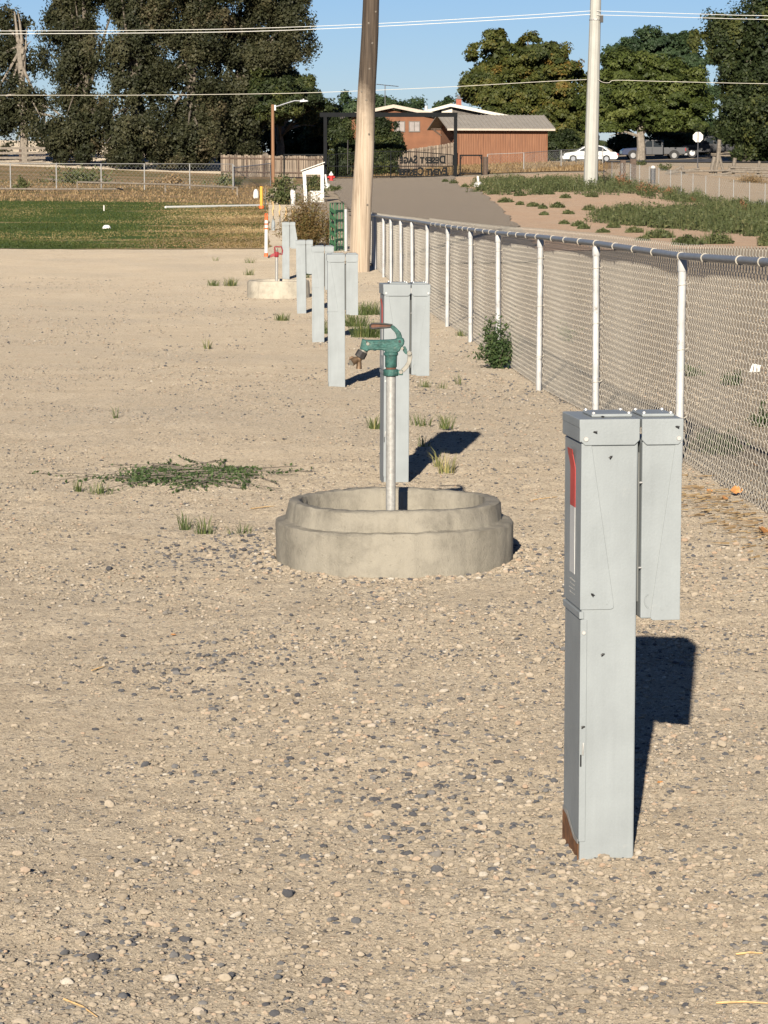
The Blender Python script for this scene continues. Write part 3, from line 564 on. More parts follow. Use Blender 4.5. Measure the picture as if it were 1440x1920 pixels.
# ------------------------------------------------------------ vehicles
def wheel(parent, x, y, r):
    w_ = MB().tube([(x, y, r), (x, y + .22, r)], r, 20).build('wheel', 'rubber', parent, smooth=True)
    MB().tube([(x, y - .012, r), (x, y + .05, r)], r * .6, 14).build('rim', 'chrome', w_, smooth=True)
def car_sedan():
    b = G(1105, 236); c = thing('white_sedan', 'white sedan parked behind the tall white steel pole', 'car', b, R(4)); L = 4.75; x0 = -2.3
    body = [(0, .32), (.1, .25), (4.6, .25), (4.75, .4), (4.72, .72), (4.55, .86), (3.9, .92), (1.25, .92), (.35, .80), (.02, .62)]
    cab = [(1.15, .90), (1.95, 1.36), (2.3, 1.42), (3.1, 1.42), (3.45, 1.36), (4.15, .92)]
    MB().prism([(x0 + a, z) for a, z in body], 0, 1.75).build('body', 'car_white', c, smooth=True, bevel=.08)
    cb = MB().prism([(x0 + a, z) for a, z in cab], .12, 1.63).build('cabin', 'car_white', c, smooth=True, bevel=.06)
    for q in ([(1.42, .95), (2.0, 1.30), (2.55, 1.34), (2.55, .95)], [(2.65, .95), (2.65, 1.34), (3.1, 1.34), (3.4, 1.28), (3.85, .95)]):
        MB().prism([(x0 + a, z) for a, z in q], .10, .125).build('side_window', 'glass', cb)
    for x in (.92, 3.75): wheel(c, x0 + x, -.02, .31)
    for x in (.92, 3.75): wheel(c, x0 + x, 1.55, .31)
    MB().box(x0 + .0, x0 + .14, -.01, .25, .56, .68).build('headlight', 'glass', c); MB().box(x0 + 4.66, x0 + 4.77, -.01, .25, .6, .74).build('tail_light', 'tail', c)
    MB().box(x0 + .5, x0 + 4.4, -.015, -.002, .52, .57).build('trim_strip', 'grey_plastic', c)
car_sedan()
def pickup(px, D, rz, paint_, label, flip=1, sc=1.0, front=None):
    b = G(px, D); c = thing('pickup_truck', label, 'pickup', b, rz); f = lambda pts: [(flip * sc * (a - 2.9), z * sc) for a, z in pts]
    MB().prism(f([(0, .5), (.05, .45), (2.2, .45), (2.2, 1.08), (1.6, 1.12), (.25, 1.02), (.02, .85)]), 0, 1.9).build('hood', front or paint_, c, smooth=True, bevel=.06)
    cb = MB().prism(f([(1.55, .45), (3.75, .45), (3.75, 1.74), (3.6, 1.82), (2.3, 1.82), (2.15, 1.78), (1.6, 1.12)]), .03, 1.87).build('cab', paint_, c, smooth=True, bevel=.06)
    MB().prism(f([(3.8, .5), (5.75, .5), (5.8, .6), (5.8, 1.12), (3.8, 1.12)]), .0, 1.9).build('bed', paint_, c, smooth=True, bevel=.04)
    for q in ([(1.9, 1.16), (2.25, 1.68), (2.75, 1.70), (2.75, 1.16)], [(2.85, 1.16), (2.85, 1.70), (3.55, 1.68), (3.6, 1.16)]): MB().prism(f(q), .012, .035).build('side_window', 'glass', cb)
    MB().prism(f([(5.7, .42), (5.95, .42), (5.95, .6), (5.7, .6)]), .02, 1.88).build('bumper', 'chrome', c); MB().prism(f([(5.74, .8), (5.83, .8), (5.83, 1.05), (5.74, 1.05)]), -.02, .18).build('tail_light', 'tail', c)
    MB().prism(f([(2.72, .5), (2.75, .5), (2.75, 1.1), (2.72, 1.1)]), -.004, .03).build('door_seam', 'rubber', c)
    for x in (1.0, 4.75):
        for y in (-.03, 1.68): wheel(c, flip * sc * (x - 2.9), y, .39 * sc)
        arch = [(x + .5 * math.cos(t), .39 + .5 * math.sin(t)) for t in np.linspace(0, math.pi, 9)] + [(x + .4 * math.cos(t), .39 + .4 * math.sin(t)) for t in np.linspace(math.pi, 0, 9)]
        MB().prism(f(arch), -.03, -.004).build('wheel_arch', 'rubber', c)
    return c
pickup(1226, 254, R(2), 'car_grey', 'grey pickup with hood coloured as shaded, parked under the olive tree', front='car_grey_shaded')  # hood's darker colour stands in for the tree's shade
pickup(1340, 256, R(-3), 'white_truck_dark', 'big black pickup parked behind the stop sign', sc=1.08)

# ------------------------------------------------------------ gate with reversed sign, frames
D = 180; k = D / FPX; b = G(732, D); X0, X1 = (611 - 732) * k, (853 - 732) * k; HT = ZP(214, D) - b.z
gt = thing('overhead_gate_frame', 'tall black steel overhead frame across the road entrance', 'gate frame', b)
for x in (X0, X1): MB().box(x - .11, x + .11, -.11, .11, -.4, HT - .18).build('post', 'black_iron', gt)
MB().box(X0 - .35, X1 + .12, -.12, .12, HT - .18, HT + .1).build('beam', 'black_iron', gt)
gb = b + Vector((0, .35, 0)); sg = thing('sliding_gate', 'black iron sliding gate with arched pickets and reversed lettering', 'gate', gb)
ga, gz = X0 + .2, X1 - .15; pk = MB(); x = ga + .1; HG = ZP(287, D) - b.z
def gtop(x): u = (x - ga) / (gz - ga); return HG - .12 + .24 * math.sin(math.pi * u)
while x < gz: pk.box(x - .009, x + .009, -.009, .009, .1, gtop(x)); x += .14
tag(pk.build('picket', 'black_iron', sg), None, None, None, 'stuff')
MB().tube([(ga + (gz - ga) * i / 20, 0, gtop(ga + (gz - ga) * i / 20)) for i in range(21)], .03, 6).build('top_rail', 'black_iron', sg)
for z in (.12, .78): MB().box(ga, gz, -.03, .03, z, z + .06).build('rail', 'black_iron', sg)
for x in (ga, (ga + gz) / 2, gz): MB().box(x - .035, x + .035, -.036, .036, -.05, gtop(x) if x != ga else gtop(ga + .1)).build('stile', 'black_iron', sg)
def lettering(txt, cx, zb, h, wdt, parent, y):
    cu = bpy.data.curves.new('lettering', 'FONT'); cu.body = txt; cu.small_caps_scale = .78; cu.size = h / .72; cu.extrude = .012; cu.offset = .03; cu.align_x = 'CENTER'
    for i, chh in enumerate(txt):
        if chh.islower(): cu.body_format[i].use_small_caps = True
    o = bpy.data.objects.new('lettering', cu); COL.objects.link(o); bpy.context.view_layer.update()
    me = bpy.data.meshes.new_from_object(o.evaluated_get(bpy.context.evaluated_depsgraph_get())); bpy.data.objects.remove(o)
    xs_ = [v.co.x for v in me.vertices]; s = wdt / (max(xs_) - min(xs_)); mid = (max(xs_) + min(xs_)) / 2
    for v in me.vertices: v.co = Vector((cx - (v.co.x - mid) * s, y + v.co.z, zb + v.co.y))       # it reads from the far side
    me.materials.append(M['black_iron']); q = bpy.data.objects.new('lettering', me); COL.objects.link(q); q.parent = parent; return q
lettering('Desert Sage', (792 - 732) * k, ZP(306, D) - b.z, .50, 86 * k, sg, -.06)
lettering('Event Center', (791 - 732) * k, ZP(328, D) - b.z, .50, 94 * k, sg, -.06)
def panel_frame(px0, px1, py0, py1, D, label):
    b = G((px0 + px1) / 2, D); k = D / FPX; w2 = (px1 - px0) * k / 2; h = ZP(py0, D) - b.z; f = thing('side_gate', label, 'gate', b)
    for x in (-w2, w2): MB().box(x - .045, x + .045, -.045, .045, -.2, h).build('post', 'black_iron', f)
    MB().box(-w2, w2, -.04, .04, h - .09, h + .002).build('top_rail', 'black_iron', f); MB().box(-w2, w2, -.03, .03, .12, .2).build('bottom_rail', 'black_iron', f)
    for s in (-1, 1): MB().beam((s * w2 * .98, 0, h - .35), (s * w2 * .78, 0, h - .05), .04).build('corner_brace', 'black_iron', f)
panel_frame(863, 903, 290, 331, 180.5, 'black walk gate frame right of the sliding gate')
panel_frame(533, 607, 289, 330, 178, 'black track frame left of the gate in front of the pickets')
b = G(910, 181); MB().tube([(0, 0, -.4), (0, 0, ZP(294, 181) - b.z)], .16, 10).build('gate_post', 'dark_wood', loc=b); tag(bpy.data.objects['gate_post'], 'thick dark wooden post right of the walk gate', 'post')

# ------------------------------------------------------------ picket fences, rail fence
def picket_fence(pts, label, parent_name='picket_fence', posts=6):
    a, z = pts[0], pts[-1]; b = G(a[0], a[2]); f = thing(parent_name, label, 'fence', b); pk = MB(); p0 = G(a[0], a[2]) - b; p1 = G(z[0], z[2]) - b
    t0 = P(a[0], a[1], a[2]).z - b.z; t1 = P(z[0], z[1], z[2]).z - b.z; n = int((p1 - p0).length / .15)
    for i in range(n):
        u = i / n; q = p0.lerp(p1, u); tp = t0 + (t1 - t0) * u + random.uniform(-.05, .03); yy = random.uniform(0, .02); pk.box(q.x, q.x + .135, q.y + yy, q.y + yy + .02, q.z - .1, tp)
    tag(pk.build('picket', 'picket', f), None, None, None, 'stuff')
    for fr in (.2, .85):
        MB().beam(p0.lerp(p1, 0) + Vector((0, -.04, (t0 - 0) * fr)), p1 + Vector((0, -.04, (t1 - p1.z) * fr)), .05, .09).build('rail', 'dark_wood', f)
    for i in range(posts): q = p0.lerp(p1, (i + .5) / posts); MB().box(q.x - .05, q.x + .05, q.y - .12, q.y - .066, q.z - .2, t0 + (t1 - t0) * (i + .5) / posts - .05).build('post', 'dark_wood', f)
picket_fence([(414, 290, 186), (608, 293, 186)], 'weathered plank fence behind the lamp post, left of the gate')
picket_fence([(735, 284, 196), (852, 267, 201)], 'weathered plank fence climbing to the barn behind the gate', posts=4)
b = G(30, 196); rf = thing('ranch_rail_fence', 'brown rail fence at far left under the elms', 'fence', b); k = 192 / FPX
for py in (278, 287, 296, 305): z = ZP(py, 196) - b.z; MB().box(-120 * k, 56 * k, -.03, .03, z - .08, z + .08).build('rail', 'grey_wood', rf)
for px in (-60, 38): MB().box((px - 30) * k - .08, (px - 30) * k + .08, .031, .19, -.6, ZP(276, 196) - b.z).build('post', 'dark_wood', rf)

# ------------------------------------------------------------ chain link fences
def link_wires(p0, p1, zb0, zb1, zt0, zt1, pitch, r, amp, fine=True):   # woven zigzag wires between two posts (vectors in x,y)
    d = p1 - p0; L = math.hypot(d[0], d[1]); d = d / L; nrm = np.array([d[1], -d[0]]); nw = int(round(L / pitch)); V = []; Fs = []; n0 = 0
    hgt = (zt0 - zb0 + zt1 - zb1) / 2; nr = max(3, int(round(hgt / pitch)))
    ks = np.arange(0, nr + 1, .5 if fine else 1.0)
    for i in range(nw):
        s0 = (i + .5) * L / nw; u = s0 / L; zb = zb0 + (zb1 - zb0) * u; zt = zt0 + (zt1 - zt0) * u
        tri = np.abs(((ks + i) % 2) - 1)          # 0..1 triangle wave
        s = s0 + (tri - .5) * pitch * 1.08; off = amp * np.sin(math.pi * (ks + i)) if fine else 0 * ks
        frac = ks % 1; off = np.where(frac > .25, amp * np.where(np.floor(ks + i) % 2 == 0, 1, -1), 0) if fine else 0 * ks
        sag = .012 * math.sin(u * math.pi * 2.3 + 1) * np.sin(ks / nr * 3)
        c = np.stack([p0[0] + d[0] * s + nrm[0] * (off + sag), p0[1] + d[1] * s + nrm[1] * (off + sag), zb + (zt - zb) * ks / nr], 1)
        a = np.array([d[0], d[1], 0]) * r; bb = np.array([nrm[0], nrm[1], 0]) * r
        ring = np.stack([c + bb, c - .5 * bb + .87 * a, c - .5 * bb - .87 * a], 1).reshape(-1, 3); m_ = len(c)
        q = np.arange(m_ - 1)[:, None] * 3 + n0
        for e in range(3): e2 = (e + 1) % 3; Fs.append(np.concatenate([q + e, q + e2, q + 3 + e2, q + 3 + e], 1))
        V.append(ring); n0 += len(ring)
    return np.concatenate(V), np.concatenate(Fs)
_a, _b = hit(1272, 870), hit(838, 612); _m = (_b.x - _a.x) / (_b.y - _a.y)
def fx(D): return _a.x + _m * (D - _a.y)
def fD(px): k_ = (px - CX) / FPX; return (k_ * CAMH * math.sin(TH) * 1.02 - _a.x + _m * _a.y) / (_m - k_ * math.cos(TH))
FD = [fD(q) for q in (1272, 1117, 1010, 934, 882, 838, 800, 773, 752, 733, 719, 703, 691)]; FT = [ZP(y, d) for y, d in zip((480, 456.5, 444, 437, 430.5, 424.5, 418.5, 414, 411.5, 409, 407, 404.5, 402.5), FD)]
_d = fD(1440); _z = ZP(492, _d); FD = [FD[0] - 7, FD[0] - 3.5] + FD; FT = [FT[0] + (_z - FT[0]) * 3.5 / (FD[2] - _d)] * 2 + FT
b0 = Vector((_a.x, _a.y, _a.z)); cf = thing('chain_link_fence', 'waist-high chain-link fence with white posts along the pedestals', 'fence', b0)
MESHTIE = None; nrm2 = Vector((1, .0564, 0)).normalized()
for i, D in enumerate(FD):
    p = Vector((fx(D), D, tz(fx(D), D))) - b0; tp = FT[i] - b0.z; lean = random.uniform(-.012, .012)
    po = MB().tube([p + Vector((0, 0, -.2)), Vector((p.x + lean, p.y, tp - .085))], .0235, 14).build('post', 'white_post', cf, smooth=True)
    MB().lathe([(.026, -.09), (.028, -.085), (.028, -.04), (.024, -.022), (.012, -.016)], 14, (p.x + lean, p.y, tp)).build('post_cap', 'white_post', po, smooth=True)
    if i < 8:
        for fz in (.22, .55, .86):
            zz = p.z + (tp - p.z) * fz; ring = [Vector((p.x + lean * fz, p.y, zz)) + Vector((math.cos(a) * .027, math.sin(a) * .027, .006 * math.cos(a * 1.0 + 1))) for a in np.linspace(0, 2 * math.pi, 11)[:-1]]
            MB().tube(ring, .0028, 5, closed=True).tube([ring[0], ring[0] + nrm2 * .02 + Vector((0, 0, .012))], .0028, 5).build('tie_wire', 'wire', po, smooth=True)
for i in range(len(FD) - 1):
    a = Vector((fx(FD[i]), FD[i], FT[i])) - b0; c = Vector((fx(FD[i + 1]), FD[i + 1], FT[i + 1])) - b0
    MB().tube([a, c], .0205, 12).build('top_rail', 'rail', cf, smooth=True)
    if i < 8:
        for u in (.03, .27, .5, .74):
            q = a.lerp(c, u + random.uniform(-.04, .04)); ring = [q + Vector((math.cos(t) * .0235, .006 * math.sin(t * 1 + 2), math.sin(t) * .0235 - .001)) for t in np.linspace(0, 2 * math.pi, 13)[:-1]]
            MB().tube(ring, .0034, 5, closed=True).build('tie_wire', 'wire', cf, smooth=True)
    o3 = nrm2 * .034; P0 = np.array([a.x + o3.x, a.y + o3.y]); P1 = np.array([c.x + o3.x, c.y + o3.y])
    V, F = link_wires(P0, P1, tz(fx(FD[i]), FD[i]) - b0.z + .015, tz(fx(FD[i + 1]), FD[i + 1]) - b0.z + .015, a.z + .05, c.z + .05, .042, .0021 if i < 5 else .0016, .007, i < 8)
    tag(npmesh('chain_link_mesh', V, F, 'wire', cf, smooth=True), None, None, None, 'stuff')
def far_fence(pts, h, label, nposts=None, pr=.03, rail=True, pitch=.11, wr=.0045, name='far_chain_link_fence', m='galv'):
    # pts: (px, D) of each post
    b = G(*pts[0]); f = thing(name, label, 'fence', b); L = [G(*q) - b for q in pts]
    for q in L: MB().tube([q + Vector((0, 0, -.3)), q + Vector((0, 0, h))], pr, 8).build('post', m, f, smooth=True)
    if rail:
        for a, c in zip(L, L[1:]): MB().tube([a + Vector((0, 0, h)), c + Vector((0, 0, h))], .018, 6).build('top_rail', m, f)
    for a, c in zip(L, L[1:]):
        if (c - a).length < .5: continue
        V, F = link_wires(np.array([a.x, a.y + .05]), np.array([c.x, c.y + .05]), a.z + .05, c.z + .05, a.z + h, c.z + h, pitch, wr, 0, False)
        tag(npmesh('chain_link_mesh', V, F, 'thin_wire', f), None, None, None, 'stuff')
    return f, b
far_fence([(-66, 134), (20, 134), (106, 134.5), (190, 135), (271, 136), (356, 138), (437, 140)], 1.27, 'long galvanized chain-link fence behind the lawn')
f, b = far_fence([(439, 140.4), (508, 152)], 1.2, 'chain-link gate panel with diagonal brace at the end of the lawn fence', rail=False, name='field_gate')
a = Vector((0, -.03, .1)); c = G(508, 152) - b
MB().tube([Vector((0, 0, 1.08)), c + Vector((0, 0, 1.25))], .025, 6).build('top_rail', 'galv', f); MB().tube([Vector((0, -.03, 1.0)), c.lerp(Vector(), .35) + Vector((0, -.03, .1))], .014, 6).build('brace', 'galv', f)
f, b = far_fence([(1132, 127), (1147, 126), (1166, 125), (1182, 124), (1199, 122.5), (1217, 121), (1235, 119.5), (1257, 118), (1277, 116.5), (1299, 115), (1323, 113.5), (1348, 112), (1375, 110.5), (1405, 109), (1434, 107.5), (1470, 106)], 1.02, 'low wire fence curving down the weedy bank at right', pr=.017, rail=False, pitch=.10, name='wire_fence')
far_fence([(914, 184), (982, 184), (1052, 190), (1130, 198)], 1.25, 'chain-link fence between the barn and the gate post', pr=.035)

# low pipe rails edging the lawn
def pipe_rail(pts, h, r, label, m='galv', name='pipe_rail', posts=True):
    b = G(*pts[0]); f = thing(name, label, 'rail', b); L = [G(*q) - b + Vector((0, 0, h)) for q in pts]
    MB().tube(L, r, 8).build('rail', m, f, smooth=True)
    if posts:
        for q in L: MB().tube([q - Vector((0, 0, h + .3)), q], r * .9, 8).build('post', m, f, smooth=True)
pipe_rail([(-60, 131), (83, 131), (230, 132.5)], .12, .045, 'low grey pipe rail along the foot of the lawn fence, left', 'grey_wood')
pipe_rail([(145, 133), (310, 130), (445, 127)], .42, .045, 'raised grey pipe rail sloping down toward the lamp post', 'grey_wood')
pipe_rail([(310, 99), (400, 101), (492, 104)], .05, .045, 'white pipe lying along the far side of the lawn', 'white', 'white_pipe', False)

# ------------------------------------------------------------ buck-and-rail fence, stop sign, bollard
b = G(1368, 175); bf = thing('buck_rail_fence', 'broken weathered log rail fence with leaning bucks at right', 'fence', b); k = 175 / FPX
def lp(px, py, dy=0): q = P(px, py, 175 + dy); return Vector((q.x - b.x, q.y - b.y, q.z - b.z))
for (x0, y0, x1, y1, r_) in [(1246, 326, 1312, 316, .05), (1250, 322, 1440, 318, .05), (1262, 332, 1470, 328, .05), (1290, 334, 1372, 324, .05), (1322, 340, 1372, 333, .05), (1325, 347, 1373, 341, .055), (1370, 314, 1470, 316, .05), (1370, 322, 1470, 324, .05), (1370, 330, 1470, 332, .05), (1240, 330, 1290, 328, .045)]:
    MB().tube([lp(x0, y0), lp((x0 + x1) / 2, (y0 + y1) / 2 + random.uniform(-1, 1)), lp(x1, y1)], r_ * 1.4, 7).build('log_rail', 'grey_wood', bf, smooth=True)
for (x0, y0, x1, y1, r_) in [(1346, 300, 1349, 262, .08), (1340, 335, 1350, 275, .07), (1333, 325, 1340, 294, .09), (1362, 345, 1346, 282, .06), (1372, 342, 1378, 296, .08), (1250, 328, 1280, 312, .06), (1285, 338, 1279, 311, .07), (1345, 338, 1370, 315, .06), (1350, 340, 1338, 318, .06), (1420, 340, 1424, 302, .06), (1342, 344, 1364, 332, .06), (1378, 338, 1368, 310, .06)]:
    MB().tube([lp(x0, y0, .25), lp(x1, y1, .25)], r_ * 1.5, 7).build('buck_log', 'grey_wood', bf, smooth=True)
b = G(1308, 196); ss = thing('stop_sign', 'back of a white octagonal sign on a thin dark post', 'sign', b); hc = ZP(257, 196) - b.z
MB().tube([(0, 0, -.3), (0, 0, hc + .42)], .035, 8).build('post', 'antenna', ss)
MB().prism([(.38 * math.cos(R(22.5 + 45 * i)), hc + .38 * math.sin(R(22.5 + 45 * i))) for i in range(8)], .036, .045).build('sign_plate', 'white', ss)
b = G(1224, 140); bo = thing('capped_post', 'dark post with domed white cap behind the wire fence', 'post', b); hb = ZP(311, 140) - b.z
MB().tube([(0, 0, -.3), (0, 0, hb - .12)], .13, 12).build('post', 'antenna', bo, smooth=True); MB().lathe([(.135, hb - .12), (.13, hb - .05), (.08, hb), (0, hb + .02)], 12).build('cap', 'white', bo, smooth=True)
for i, (px, py, hw, lab) in enumerate([(1168, 300, 5, 'square brown stub post nearest the white sedan, behind the wire fence'), (1187, 298, 5.5, 'square brown stub post below the pickup hood, behind the wire fence')]):
    D = 150; b = G(px, D); k = D / FPX; tag(MB().box(-hw * k, hw * k, 0, hw * 2 * k, -.4, ZP(py, D) - b.z).build('stub_post', 'dark_wood', loc=b), lab, 'post', 'brown stub posts')

# ------------------------------------------------------------ poles, lamp, wires
b = G(673, 50); wpole = thing('utility_pole', 'leaning wooden utility pole, pale below and dark above', 'pole', b)
k = 50 / FPX; pts = []; rs = []
for i in range(25):
    u = i / 24; z = -.6 + u * 10.6; x = z / 4.95 * (24 * k); pts.append((x + .006 * math.sin(i * 1.3), .0, z)); rs.append((19.5 - 4.6 * max(z, 0) / 4.95) * k * (1 + random.uniform(-.012, .012)))
mb = MB(); mb.tube(pts, rs, 40)
for i, v in enumerate(mb.v):
    a = (i % 40) / 40 * 2 * math.pi; c = pts[i // 40]; q = 1 + .018 * math.sin(a * 5 + 1) + .012 * math.sin(a * 11 + i // 40 * .05); mb.v[i] = (c[0] + (v[0] - c[0]) * q, (v[1] - c[1]) * q, v[2])
mb.build('shaft', 'pole_wood', wpole, smooth=True)
for z, a in ((3.6, -1.4), (4.05, -1.2), (4.4, -1.75), (3.05, -1.6), (2.45, -1.15), (1.2, -1.0), (3.2, -2.2), (4.6, -.9)):
    r_ = (19.5 - 4.6 * z / 4.95) * k; cx_ = z / 4.95 * 24 * k
    MB().lathe([(.018, -.01), (.02, .006), (.012, .014), (0, .016)], 10).build('knot', 'grey_wood', wpole, smooth=True, loc=(0, 0, 0))
kn = [o for o in bpy.data.objects if o.name.startswith('knot')]
for o, (z, a) in zip(kn, ((3.6, -1.4), (4.05, -1.2), (4.4, -1.75), (3.05, -1.6), (2.45, -1.15), (1.2, -1.0), (3.2, -2.2), (4.6, -.9))):
    r_ = (19.5 - 4.6 * z / 4.95) * k; o.location = (z / 4.95 * 24 * k + math.cos(a) * r_, math.sin(a) * r_, z); o.rotation_euler = Vector((math.cos(a), math.sin(a), 0)).to_track_quat('Z', 'Y').to_euler()
MB().tube([(-.20, -.12, 1.75), (-.195, -.12, 2.35)], .008, 6).build('ground_wire', 'dark_iron', wpole)

DW = 115; b = G(1107, DW); k = DW / FPX; sp = thing('steel_pole', 'tall faceted white steel pole on the weedy bank', 'pole', b)
zt = ZP(0, DW) - b.z; pr = []
MB().tube([(i * .1 * zt * 7 / (342) * 342 * k / zt * .0 + (i * .1) * 6.5 * k, 0, -.5 * (i == 0) + i * .1 * zt) for i in range(17)], [(13.6 - 3.6 * i * .1) * k for i in range(17)], 12).build('shaft', 'steel_pole', sp)
zz = ZP(37, DW) - b.z
MB().lathe([(.245, -.03), (.25, 0), (.245, .03)], 14, (5.9 * k, 0, zz)).build('strap', 'galv', sp); MB().box(.2 + 5 * k, .33 + 5 * k, -.28, -.05, zz - .12, zz + .16).build('bracket', 'dark_iron', sp)
MB().lathe([(.20, zt + 2), (.26, zt + 2.02), (.26, zt + 2.06), (.20, zt + 2.08)], 12, (8 * k, 0, 0)).build('collar', 'galv', sp)
def wire(pts, r, label, m='white'):
    L = [P(x, y, d) for x, y, d in pts]; n = 28; out_ = []
    # smooth Catmull-Rom through the points
    Q = [L[0] * 2 - L[1]] + L + [L[-1] * 2 - L[-2]]
    for i in range(1, len(Q) - 2):
        for s in range(n // 2):
            t = s / (n // 2); p0, p1, p2, p3 = Q[i - 1:i + 3]; out_.append(.5 * ((2 * p1) + (-p0 + p2) * t + (2 * p0 - 5 * p1 + 4 * p2 - p3) * t * t + (-p0 + 3 * p1 - 3 * p2 + p3) * t ** 3))
    out_.append(L[-1]); c = L[len(L) // 2].copy(); tag(MB().tube([p - c for p in out_], r, 6).build('overhead_cable', m, loc=c), label, 'cable', 'overhead cables')
dz = DW - .26
wire([(-900, 60, 118), (-400, 66, 117.5), (0, 63.5, 117), (250, 62, 116.5), (480, 58.5, 116), (720, 49, 115.6), (960, 36, 115.2), (1107, 27, dz)], .014, 'lower strand of the double cable left of the steel pole')
wire([(-900, 54, 118), (-400, 59, 117.5), (0, 58, 117), (250, 57, 116.5), (480, 53, 116), (720, 43.5, 115.6), (960, 30, 115.2), (1107, 20.5, dz)], .012, 'upper strand of the double cable left of the steel pole')
wire([(1119, 20.5, dz), (1200, 23, 115), (1320, 26.5, 115.5), (1440, 29.5, 116), (1900, 36, 117)], .012, 'upper strand of the double cable right of the steel pole')
wire([(1119, 28, dz), (1200, 30, 115), (1320, 33.5, 115.5), (1440, 36.5, 116), (1900, 44, 117)], .012, 'lower strand of the double cable right of the steel pole')
wire([(-900, 176, 118), (-400, 179, 117.6), (0, 178.5, 117.2), (240, 178.5, 116.8), (480, 176, 116.4), (590, 173.5, 116), (720, 168.5, 115.8), (860, 162, 115.6), (1000, 154, 115.3), (1100, 149, dz)], .0105, 'single low cable crossing the trees left of the steel pole', 'cream')
wire([(1121, 149, dz), (1130, 154, 114.8), (1142, 155, 114.9), (1156, 150.5, 115), (1240, 152.5, 115.3), (1440, 157, 116), (1900, 164, 117)], .0105, 'single low cable with a kink right of the steel pole', 'cream')
D = 150; b = G(512, D); k = D / FPX; lm = thing('street_lamp', 'brown wooden lamp post with long silver arm', 'street lamp', b); ht = ZP(196, D) - b.z
MB().tube([(0, 0, -.3), (0, 0, ht)], [3.4 * k, 2.9 * k], 12).build('post', 'brown_pole', lm, smooth=True)
q = lambda px, py: ((px - 512) * k, -.1, ZP(py, D) - b.z)
MB().tube([q(516, 206), q(516, 200), q(522, 199), q(535, 194.5), q(553, 189), q(566, 189.5)], .035, 8).build('arm', 'alu', lm, smooth=True)
MB().box(q(515, 0)[0], q(518, 0)[0], -.13, -.06, q(0, 207)[2], q(0, 197)[2]).build('bracket', 'alu', lm)
hd = MB().prism([(q(562, 0)[0], q(0, 192)[2]), (q(579, 0)[0], q(0, 190.5)[2]), (q(577, 0)[0], q(0, 188)[2]), (q(564, 0)[0], q(0, 187)[2])], -.28, .1).build('lamp_head', 'alu', lm, bevel=.02)
MB().box(q(568, 0)[0], q(570.5, 0)[0], -.12, -.05, q(0, 187.4)[2], q(0, 185.5)[2]).build('photocell', 'white', hd)

